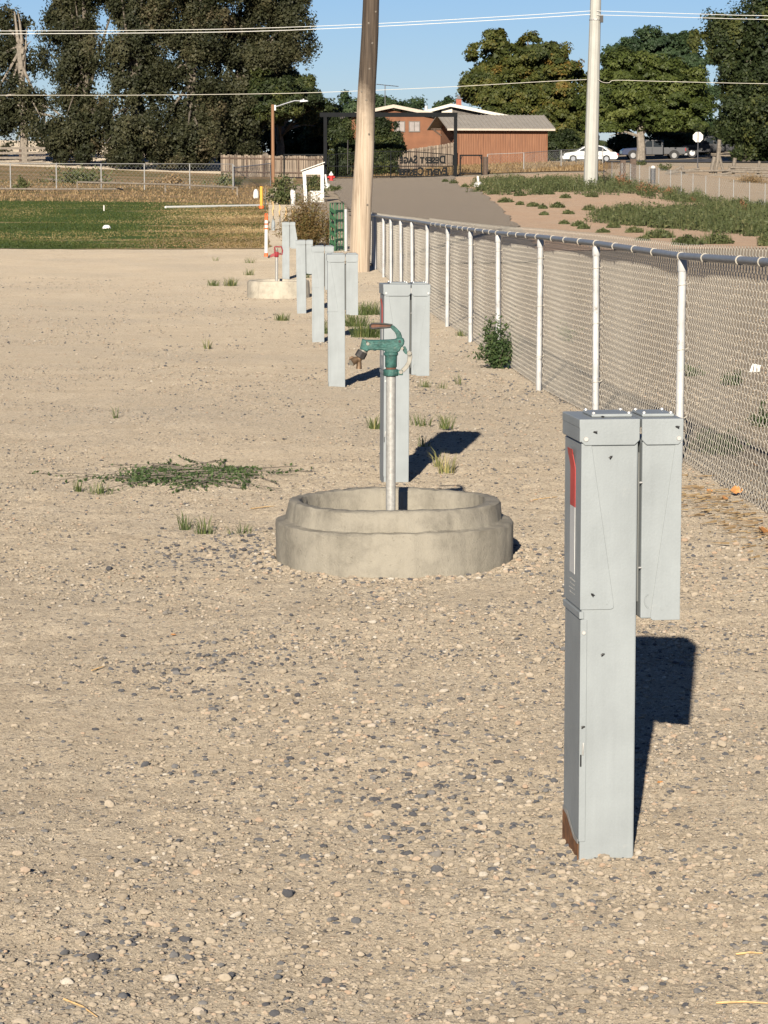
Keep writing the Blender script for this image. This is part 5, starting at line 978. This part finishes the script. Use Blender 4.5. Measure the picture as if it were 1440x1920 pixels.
def tuft(label, px, py, n, h, spread, m='lf_grass', lean=.55, wd=.0045, name='grass_tuft', group='grass tufts in the gravel', b=None, tint=.45, cat='grass tuft'):
    b = b or hit(px, py); t = n; a = RNG.uniform(0, 6.283, n); rr = spread * RNG.random(n) ** .7; C = np.stack([np.cos(a) * rr, np.sin(a) * rr, np.full(n, -.005)], 1)
    dirs = unit(np.stack([np.cos(a), np.sin(a), 0 * a], 1) + RNG.normal(size=(n, 3)) * np.array([.5, .5, 0]))
    V, F, tt = blades(C, h * RNG.uniform(.35, 1.1, n), wd * RNG.uniform(.7, 1.4, n), lean * RNG.uniform(.2, 1.5, n), np.clip(tint + RNG.normal(size=n) * .25, 0, 1), dirs)
    o = npmesh(name, V, F, m, None, tt); o.location = b; tag(o, label, cat, group); return o
TU = [(700, 803, 60, .12, .045, 'grass tuft left of the second pedestal', .4), (790, 797, 55, .10, .07, 'spreading grass tuft right of the second pedestal', .4), (836, 803, 65, .13, .05, 'upright grass tuft above the pedestal shadow', .45),
 (797, 727, 55, .09, .05, 'low grass tuft below the side box of the second pedestal', .35), (828, 729, 30, .08, .04, 'small grass tuft just right of the low one', .4), (860, 719, 26, .13, .03, 'thin grass tuft nearest the fence bush', .4),
 (792, 838, 26, .09, .04, 'thin grass tuft at the left end of the pedestal shadow', .45), (838, 886, 60, .13, .05, 'yellowish grass tuft in front of the pedestal shadow', .85), (823, 876, 20, .14, .03, 'wispy grass tuft left of the yellowish one', .7),
 (346, 992, 30, .11, .03, 'thin upright grass tuft below the creeping weed', .3), (384, 1003, 50, .11, .05, 'middle grass tuft left of the grey ring', .35), (452, 1005, 45, .08, .06, 'grass tuft closest to the grey ring', .35),
 (147, 922, 24, .09, .03, 'small grass tuft at the left end of the creeping weed', .35), (186, 925, 40, .08, .07, 'sparse grass tuft under the left of the creeping weed', .35), (529, 601, 70, .13, .10, 'grass tuft left of the fourth pedestal', .35),
 (388, 653, 16, .12, .04, 'sparse grass tuft alone in the middle of the lot', .5), (217, 784, 12, .11, .02, 'tiny grass sprig in the left of the lot', .4), (400, 536, 60, .14, .10, 'left one of a pair of far grass tufts', .4), (431, 536, 90, .17, .12, 'right one of a pair of far grass tufts', .4),
 (468, 493, 40, .14, .12, 'far grass tuft left of the striped marker post', .45), (466, 516, 45, .16, .09, 'far grass tuft just above the pale ring', .4), (573, 521, 30, .2, .08, 'grass behind the fifth pedestal', .4), (865, 630, 60, .09, .08, 'grass at the foot of a white fence post', .4), (405, 489, 14, .12, .06, 'far sparse sprig on the lot left of the striped post', .5)]
for px, py, n, h, s, lab, ti in TU: tuft(lab, px, py, n, h, s, tint=ti, wd=.0045 if py > 660 else .008)
for i, (px, py, n, s, lab) in enumerate([(690, 632, 420, .16, 'dense grass clump in front, left of the second pedestal'), (662, 612, 260, .14, 'dense grass clump just right of the third pedestal'), (690, 590, 300, .16, 'dense grass clump behind, below the utility pole'), (613, 625, 120, .10, 'grass between the third and fourth pedestals')]): tuft(lab, px, py, n, .22, s * 1.25, wd=.006, name='grass_clump', group='dense grass clumps', lean=.6, tint=.3, cat='grass clump')
# low creeping weed mat: runners with small leaves
b = hit(352, 893); cw = thing('creeping_weed', 'flat dark green creeping weed mat on the gravel', 'weed', b); C = []; mb = MB(); k = b.y / FPX
for s in range(150):
    a = random.uniform(0, 6.283); L = random.uniform(.15, 1.0) if s > 14 else random.uniform(1.0, 1.35); ex = math.cos(a) * L * 165 * k * (1.3 if s <= 14 else 1) - .04; ey = math.sin(a) * L * .75; st = (random.uniform(-.36, .38), random.uniform(-.33, .33))
    m_ = int(26 * L) + 6; u = RNG.random(m_); wg = np.sin(u * 6 + s) * .03
    C.append(np.stack([st[0] + (ex - st[0]) * u + wg, st[1] + (ey - st[1]) * u - wg, .004 + RNG.random(m_) * .028 * (1 - .6 * u)], 1))
    if s < 60: mb.tube([(st[0], st[1], .01), ((st[0] + ex) / 2, (st[1] + ey) / 2, .018), (ex, ey, .006)], .0022, 4)
C = np.concatenate(C); C[:, 2] += terr(C[:, 0] + b.x, C[:, 1] + b.y) - b.z + relief(C[:, 0] + b.x, C[:, 1] + b.y)
V, F, tt = leafcards(C, RNG.normal(size=C.shape) * .8 + np.array([0, -.3, .7]), .022 * RNG.uniform(.6, 1.5, len(C)), np.clip(.55 + RNG.normal(size=len(C)) * .25, 0, 1), .5)
npmesh('foliage', V, F, 'lf_creep', cw, tt); mb.build('runners', 'grey_wood', cw)
def weedcards(p, n, rx, ry, h):
    a = RNG.uniform(0, 6.283, n); rr = RNG.random(n) ** .6; x = p.x + np.cos(a) * rr * rx; y = p.y + np.sin(a) * rr * ry; z = terr(x, y) + h * (1 - .8 * rr ** 2) * RNG.random(n) ** .8
    C = np.stack([x, y, z], 1); V, F, T = leaftris(C, RNG.normal(size=(n, 3)) * .7 + np.array([0, -.25, .5]), .10 * RNG.uniform(.5, 1.3, n), np.clip(random.gauss(.42, .17) + RNG.normal(size=n) * .18, 0, 1), .45)
    nb = n // 3; b_ = RNG.choice(n, nb); Cb = C[b_].copy(); Cb[:, 2] = terr(Cb[:, 0], Cb[:, 1]); bl = blades(Cb, h * RNG.uniform(.6, 1.25, nb), .015 * np.ones(nb), RNG.uniform(.05, .6, nb), np.clip(.5 + RNG.normal(size=nb) * .2, 0, 1))
    return merge([(V, F, T), bl])
# weeds on the bank: separate clumps, then the mass that nobody could count
clumps = [(905, 356, 22, 14), (925, 365, 24, 10), (948, 380, 30, 10), (975, 368, 22, 10), (1000, 388, 26, 9), (1018, 392, 18, 10), (1045, 390, 30, 11), (1085, 425, 30, 10), (1058, 421, 20, 8), (1095, 430, 24, 10), (1060, 372, 22, 9), (1030, 365, 20, 9), (1110, 370, 26, 11), (1105, 395, 28, 12), (1140, 410, 30, 12), (1150, 428, 26, 12), (1130, 437, 26, 8), (1190, 437, 34, 12), (1205, 452, 30, 8), (1290, 460, 60, 20), (1180, 398, 30, 14), (1065, 402, 24, 8), (1020, 404, 18, 7), (975, 385, 16, 8), (1345, 458, 60, 24), (1235, 447, 60, 18), (1432, 462, 26, 28), (850, 345, 18, 9), (872, 352, 16, 8), (835, 342, 14, 7)]
clumps.sort()
ords = ['first', 'second', 'third', 'fourth', 'fifth', 'sixth', 'seventh', 'eighth', 'ninth', 'tenth', 'eleventh', 'twelfth', 'thirteenth', 'fourteenth', 'fifteenth', 'sixteenth', 'seventeenth', 'eighteenth', 'nineteenth', 'twentieth', 'twenty-first', 'twenty-second', 'twenty-third', 'twenty-fourth', 'twenty-fifth', 'twenty-sixth', 'twenty-seventh', 'twenty-eighth', 'twenty-ninth', 'thirtieth']
for i, (px, py, w_, h_) in enumerate(clumps):
    b = hit(px, py); k = b.y / FPX; V, F, T = weedcards(b, int(60 + w_ * 6), w_ * k * .5, w_ * k * .5, h_ * k); o = npmesh('weed_clump', V - np.array(b), F, 'lf_weed', None, T); o.location = b
    tag(o, 'separate %s green weed clump on the dirt bank, %s from the left' % ('low' if h_ < 11 else 'bushy', ords[i]), 'weed', 'green weed clumps on the bank')
pts = []
def weedzone(n, pxa, pxb, pya, pyb, test=None):
    c = 0; out_ = []
    while len(out_) < n:
        px = random.uniform(pxa, pxb); py = random.uniform(pya, pyb)
        if test is None or test(px, py): out_.append(hit(px, py))
    return out_
z1 = weedzone(170, 890, 1180, 338, 366, lambda x, y: random.random() < .5 + .5 * (y < 358))
z2 = weedzone(330, 1120, 1500, 385, 452, lambda x, y: y > 385 + (1500 - x) * .05 and y < 418 + (x - 1120) * .085 and (x > 1230 or y > 395))
z3 = weedzone(60, 1170, 1440, 350, 400, lambda x, y: abs(y - (352 + (x - 1150) * .17)) < 9)
parts = []
for zc, hmin, hmax in ((z1, .22, .55), (z2, .2, .5), (z3, .25, .55)):
    for p in zc: parts.append(weedcards(p, 90, random.uniform(.3, .6), random.uniform(.4, .8), random.uniform(hmin, hmax)))
V, F, T = merge(parts); tag(npmesh('bank_weeds', V, F, 'lf_weed', None, T), 'mass of green weeds covering the dirt bank', 'weeds', None, 'stuff')
# lawn and verge grass
n = 42000; Dd = 62.3 + 49 * RNG.random(n) ** 1.3; x = (-(.17) + (.17 - .0425) * RNG.random(n)) * Dd; keep = vnoise(x * .9, Dd * .5, 9) + .085 * (x + 6.5).clip(-2, 9) + RNG.normal(size=n) * .1 < .66; x = x[keep]; Dd = Dd[keep]; n = len(x)
C = np.stack([x, Dd, terr(x, Dd) + .008], 1); dr = np.clip(.36 + 1.1 * (vnoise(x * .5, Dd * .3, 5) - .45) + .10 * (x + 4.5).clip(0, 9) * .6 + RNG.normal(size=n) * .15, 0, 1)
V, F, T = blades(C, RNG.uniform(.015, .05, n), RNG.uniform(.02, .04, n), RNG.uniform(.2, 1.0, n), dr); tag(npmesh('lawn_grass', V, F, 'lf_lawn', None, T), 'short green lawn grass', 'grass', None, 'stuff')
n = 16000; Dd = 62.5 + 48 * RNG.random(n); x = (-.088 + .0465 * RNG.random(n) ** .55) * Dd; C = np.stack([x, Dd, terr(x, Dd) + .008], 1)
V, F, T = blades(C, RNG.uniform(.012, .045, n), RNG.uniform(.02, .045, n), RNG.uniform(.3, 1.1, n), np.clip(.5 + 1.2 * (vnoise(x * .6, Dd * .4, 21) - .5) + RNG.normal(size=n) * .2, 0, 1)); tag(npmesh('dry_lawn_grass', V, F, 'lf_drylawn', None, T), 'dry grass on the right part of the lawn', 'grass', None, 'stuff')
n = 7000; Dd = 110 + 45 * RNG.random(n); x = (-.17 + .13 * RNG.random(n)) * Dd; C = np.stack([x, Dd, terr(x, Dd) + .02], 1)
V, F, T = blades(C, RNG.uniform(.04, .14, n), RNG.uniform(.03, .06, n), RNG.uniform(.1, .8, n), RNG.random(n)); tag(npmesh('verge_grass', V, F, 'lf_straw', None, T), 'dry straw grass along the lawn fence', 'grass', None, 'stuff')
n = 9000; Dd = 182 + 24 * RNG.random(n); x = (-.01 + .09 * RNG.random(n)) * Dd; C = np.stack([x, Dd, terr(x, Dd) + .04], 1)
V, F, T = blades(C, RNG.uniform(.08, .3, n), RNG.uniform(.04, .08, n), RNG.uniform(.1, .8, n), RNG.random(n)); tag(npmesh('slope_grass', V, F, 'lf_straw', None, T), 'dry grass on the slope below the barn', 'grass', None, 'stuff')

# ------------------------------------------------------------ gravel
def stones(name, x, y, s, label, kind=20, sink=.3, tint=None):
    n = len(x)
    if kind == 8: B = np.array([[1, 0, 0], [-1, 0, 0], [0, 1, 0], [0, -1, 0], [0, 0, 1], [0, 0, -1]], float); Fb = np.array([[0, 2, 4], [2, 1, 4], [1, 3, 4], [3, 0, 4], [2, 0, 5], [1, 2, 5], [3, 1, 5], [0, 3, 5]])
    else:
        p = (1 + 5 ** .5) / 2; B = unit(np.array([[-1, p, 0], [1, p, 0], [-1, -p, 0], [1, -p, 0], [0, -1, p], [0, 1, p], [0, -1, -p], [0, 1, -p], [p, 0, -1], [p, 0, 1], [-p, 0, -1], [-p, 0, 1]]))
        Fb = np.array([[0, 11, 5], [0, 5, 1], [0, 1, 7], [0, 7, 10], [0, 10, 11], [1, 5, 9], [5, 11, 4], [11, 10, 2], [10, 7, 6], [7, 1, 8], [3, 9, 4], [3, 4, 2], [3, 2, 6], [3, 6, 8], [3, 8, 9], [4, 9, 5], [2, 4, 11], [6, 2, 10], [8, 6, 7], [9, 8, 1]])
        if kind == 80:
            vs = list(map(tuple, B)); ca = {}; nf = []
            def md(a, b_):
                kx = (min(a, b_), max(a, b_))
                if kx not in ca: m_ = (np.array(vs[a]) + np.array(vs[b_])); vs.append(tuple(m_ / np.linalg.norm(m_))); ca[kx] = len(vs) - 1
                return ca[kx]
            for a, b_, c in Fb: ab, bc, cA = md(a, b_), md(b_, c), md(c, a); nf += [(a, ab, cA), (b_, bc, ab), (c, cA, bc), (ab, bc, cA)]
            B = np.array(vs); Fb = np.array(nf)
    m_ = len(B); q = RNG.normal(size=(n, 4)); q /= np.linalg.norm(q, axis=1, keepdims=True); a = RNG.uniform(0, 6.283, n); tl = RNG.normal(size=n) * .25
    sc = np.stack([RNG.uniform(.75, 1.25, n), RNG.uniform(.6, .95, n), RNG.uniform(.3, .62, n)], 1) * s[:, None] * .5
    V = np.broadcast_to(B, (n, m_, 3)).copy()
    lump = 1 + RNG.normal(size=(n, 1, 3)) * 0; w1 = RNG.normal(size=(n, 3)); V *= (1 + .16 * np.sin(3 * np.einsum('nmi,ni->nm', V, w1)) + RNG.normal(size=(n, m_)) * (.07 if kind == 80 else .10))[:, :, None]
    V *= sc[:, None, :]; ct, st_ = np.cos(tl)[:, None], np.sin(tl)[:, None]; V = np.stack([V[:, :, 0], V[:, :, 1] * ct - V[:, :, 2] * st_, V[:, :, 1] * st_ + V[:, :, 2] * ct], 2)
    ca_, sa = np.cos(a)[:, None], np.sin(a)[:, None]; z = terr(x, y) + relief(x, y) + sc[:, 2] * (1 - 2 * sink * RNG.uniform(.4, 1.6, n))
    V = np.stack([V[:, :, 0] * ca_ - V[:, :, 1] * sa + x[:, None], V[:, :, 0] * sa + V[:, :, 1] * ca_ + y[:, None], V[:, :, 2] + z[:, None]], 2)
    F = (Fb[None] + (np.arange(n) * m_)[:, None, None]).reshape(-1, 3); t = np.where(RNG.random(n) < .17, RNG.random(n) * .22, .24 + .72 * RNG.random(n)) if tint is None else tint
    return tag(npmesh(name, V.reshape(-1, 3), F, 'stone', None, np.repeat(t, m_), smooth=(kind == 80)), label, 'gravel', None, 'stuff')
def scatter(n, d0, d1, margin, pw=1.0, clus=.5, seed=0):
    out_x = []; out_y = []; c = 0
    while c < n:
        y = d0 + (d1 - d0) * RNG.random(n * 2) ** pw; x = (RNG.random(n * 2) * 2 - 1) * (y * .139 + margin)
        den = .55 * vnoise(x * .9 + 7, y * .55, 11 + seed) + .45 * vnoise(x * 2.6, y * 1.6, 12 + seed) + .25 * np.clip((x + .2) * .5, -.4, .5) + .12 * (y < 8)
        kk = RNG.random(n * 2) < np.clip((den - clus) * 3.2, .05, 1)
        ok = np.hypot(x - RC.x, y - RC.y) > .535
        for (px, py, Dp, *_r) in PEDS[:2]: q = P(px, py, Dp); ok &= ~((x > q.x - .01) & (x < q.x + .13) & (y > Dp - .01) & (y < Dp + .22))
        kk &= ok; out_x.append(x[kk]); out_y.append(y[kk]); c += kk.sum()
    return np.concatenate(out_x)[:n], np.concatenate(out_y)[:n]
x, y = scatter(46000, 5.2, 10.5, .5, 1.0, .22, 1); stones('fine_gravel', x, y, .0045 + .007 * RNG.random(len(x)) ** 2, 'fine gravel scattered over the foreground', 8, .3)
x, y = scatter(13500, 5.2, 12, .6, 1.0, .33, 1); stones('gravel', x, y, .010 + .012 * RNG.random(len(x)) ** 2, 'gravel pebbles over the foreground', 20)
x, y = scatter(1500, 5.2, 13, .6, .9, .40, 1); stones('coarse_gravel', x, y, .018 + .018 * RNG.random(len(x)) ** 3, 'larger smooth pebbles in the foreground', 80)
x, y = scatter(36000, 9.5, 25, 1.0, 1.1, .24, 1); stones('middle_gravel', x, y, .009 + .017 * RNG.random(len(x)) ** 2, 'gravel pebbles around the concrete ring', 8, .2)
x, y = scatter(18000, 22, 48, 1.0, 1.1, .28, 2); stones('far_gravel', x, y, .016 + .022 * RNG.random(len(x)) ** 2, 'gravel pebbles along the far pedestals', 8, .2)
# loose stones heaped round the pedestal foot and the ring
a = RNG.uniform(0, 6.283, 900); rr = .53 + np.abs(RNG.normal(size=900)) * .12; stones('ring_gravel', RC.x + np.cos(a) * rr, RC.y + np.sin(a) * rr, .012 + .022 * RNG.random(900) ** 2, 'gravel heaped against the grey ring', 20)
q = P(1130, 1605, 6.95); xx = q.x + RNG.normal(size=700) * .2; yy = q.y - .03 - np.abs(RNG.normal(size=700)) * .25; stones('pedestal_gravel', xx, yy, .008 + .018 * RNG.random(700) ** 2, 'gravel heaped at the foot of the nearest pedestal', 20)

for nm, px, py, sx_, sy_, n, lab in (('dark_gravel', 410, 1035, .22, .38, 700, 'dark grey gravel patch left of the grey ring'), ('dark_pebbles', 190, 1785, .09, .13, 60, 'cluster of rounded dark pebbles at lower left'), ('dark_shingle', 820, 1480, .25, .5, 500, 'dark grey gravel patch left of the nearest pedestal'), ('grey_gravel', 380, 1260, .25, .5, 450, 'dark grey gravel patch in the left foreground')):
    p = hit(px, py); stones(nm, p.x + RNG.normal(size=n) * sx_, p.y + RNG.normal(size=n) * sy_, .010 + .02 * RNG.random(n) ** 2, lab, 20, .3, RNG.random(n) ** 2 * .6)

# ------------------------------------------------------------ straw, dry leaves, litter
def straw(label, px0, py0, px1, py1, r_=.0025):
    a = hit(px0, py0); c = hit(px1, py1); m_ = (a + c) / 2; zz = lambda p: float(relief(p.x, p.y)) + .007
    tag(MB().tube([a - m_ + Vector((0, 0, zz(a))), Vector((.004, .006, (zz(a) + zz(c)) / 2 + .001)), c - m_ + Vector((0, 0, zz(c)))], [r_, r_, r_ * .5], 5).build('straw_stalk', 'straw', loc=m_), label, 'straw', 'loose straw stalks')
straw('loose straw stalk at the bottom left corner', 120, 1890, 182, 1918); straw('loose straw stalk at the bottom right corner', 1342, 1888, 1440, 1893); straw('loose straw stalk at the right edge above the corner one', 1380, 1785, 1430, 1792)
straw('loose straw stalk in the left gravel', 172, 1259, 194, 1254); straw('dark twig lying left of the nearest pedestal', 1000, 940, 1045, 934); straw('straw stalk in the gravel left of the ring', 470, 955, 515, 950)
parts = []
for i in range(330):
    px = random.uniform(1235, 1460); py = 915 + (px - 1265) * .42 + random.gauss(8, 22)
    if py < 885: continue
    p = hit(px, py); a = random.gauss(0, .5); L = random.uniform(.02, .11); d = np.array([math.cos(a), math.sin(a), 0]); c = np.array([p.x, p.y, p.z + float(relief(p.x, p.y)) + .006 + random.random() * .012]); s = np.array([-d[1], d[0], 0]) * .0009
    parts.append((np.stack([c - d * L / 2 - s, c - d * L / 2 + s, c + d * L / 2 + s + np.array([0, 0, random.uniform(-.004, .012)]), c + d * L / 2 - s]), np.array([[0, 1, 2, 3]]), np.full(4, random.random())))
V, F, T = merge(parts); tag(npmesh('straw_litter', V, F, 'lf_straw', None, T), 'dry straw litter along the foot of the fence', 'straw', None, 'stuff')
for i, (px, py, s, rz, lab, tilt) in enumerate([(1380, 932, .075, .3, 'pale yellow dry leaf caught in the fence mesh', 1.2), (1358, 938, .06, 1.2, 'orange dry leaf left of the pale one', .5), (1432, 1002, .10, 2.0, 'large curled orange dry leaf at the right edge', .5), (1330, 926, .05, .8, 'small orange dry leaf farther along the fence', .4), (325, 1194, .022, .5, 'tiny red-brown leaf fleck left of the ring', .2), (1238, 1471, .022, .5, 'brown leaf fleck right of the nearest pedestal shadow', .1), (1415, 880, .05, 1.5, 'orange dry leaf behind the fence mesh', .5)]):
    p = hit(px, py); mb = MB(); nn = 10; pr_ = [(-.5, 0), (-.3, .2), (-.1, .32), (.05, .2), (.2, .26), (.5, 0), (.2, -.26), (.05, -.18), (-.1, -.32), (-.3, -.2)]
    vs = [Vector((a * s, b_ * s, .35 * s * (abs(b_) * 1.6 + a * a))) for a, b_ in pr_] + [Vector((0, 0, -.02 * s))]; vs2 = [v + Vector((0, 0, .0012)) for v in vs]; n_ = len(vs)
    mb.add(vs + vs2, [(i_, (i_ + 1) % nn, nn) for i_ in range(nn)] + [(n_ + (i_ + 1) % nn, n_ + i_, n_ + nn) for i_ in range(nn)] + [(i_, n_ + i_, n_ + (i_ + 1) % nn, (i_ + 1) % nn) for i_ in range(nn)])
    o = mb.build('dry_leaf', 'dryleaf', loc=p + Vector((0, 0, float(relief(p.x, p.y)) + s * .5 * math.sin(tilt) * .8 + .003))); o.rotation_euler = (tilt, 0, rz); tag(o, lab, 'leaf', 'fallen dry leaves')
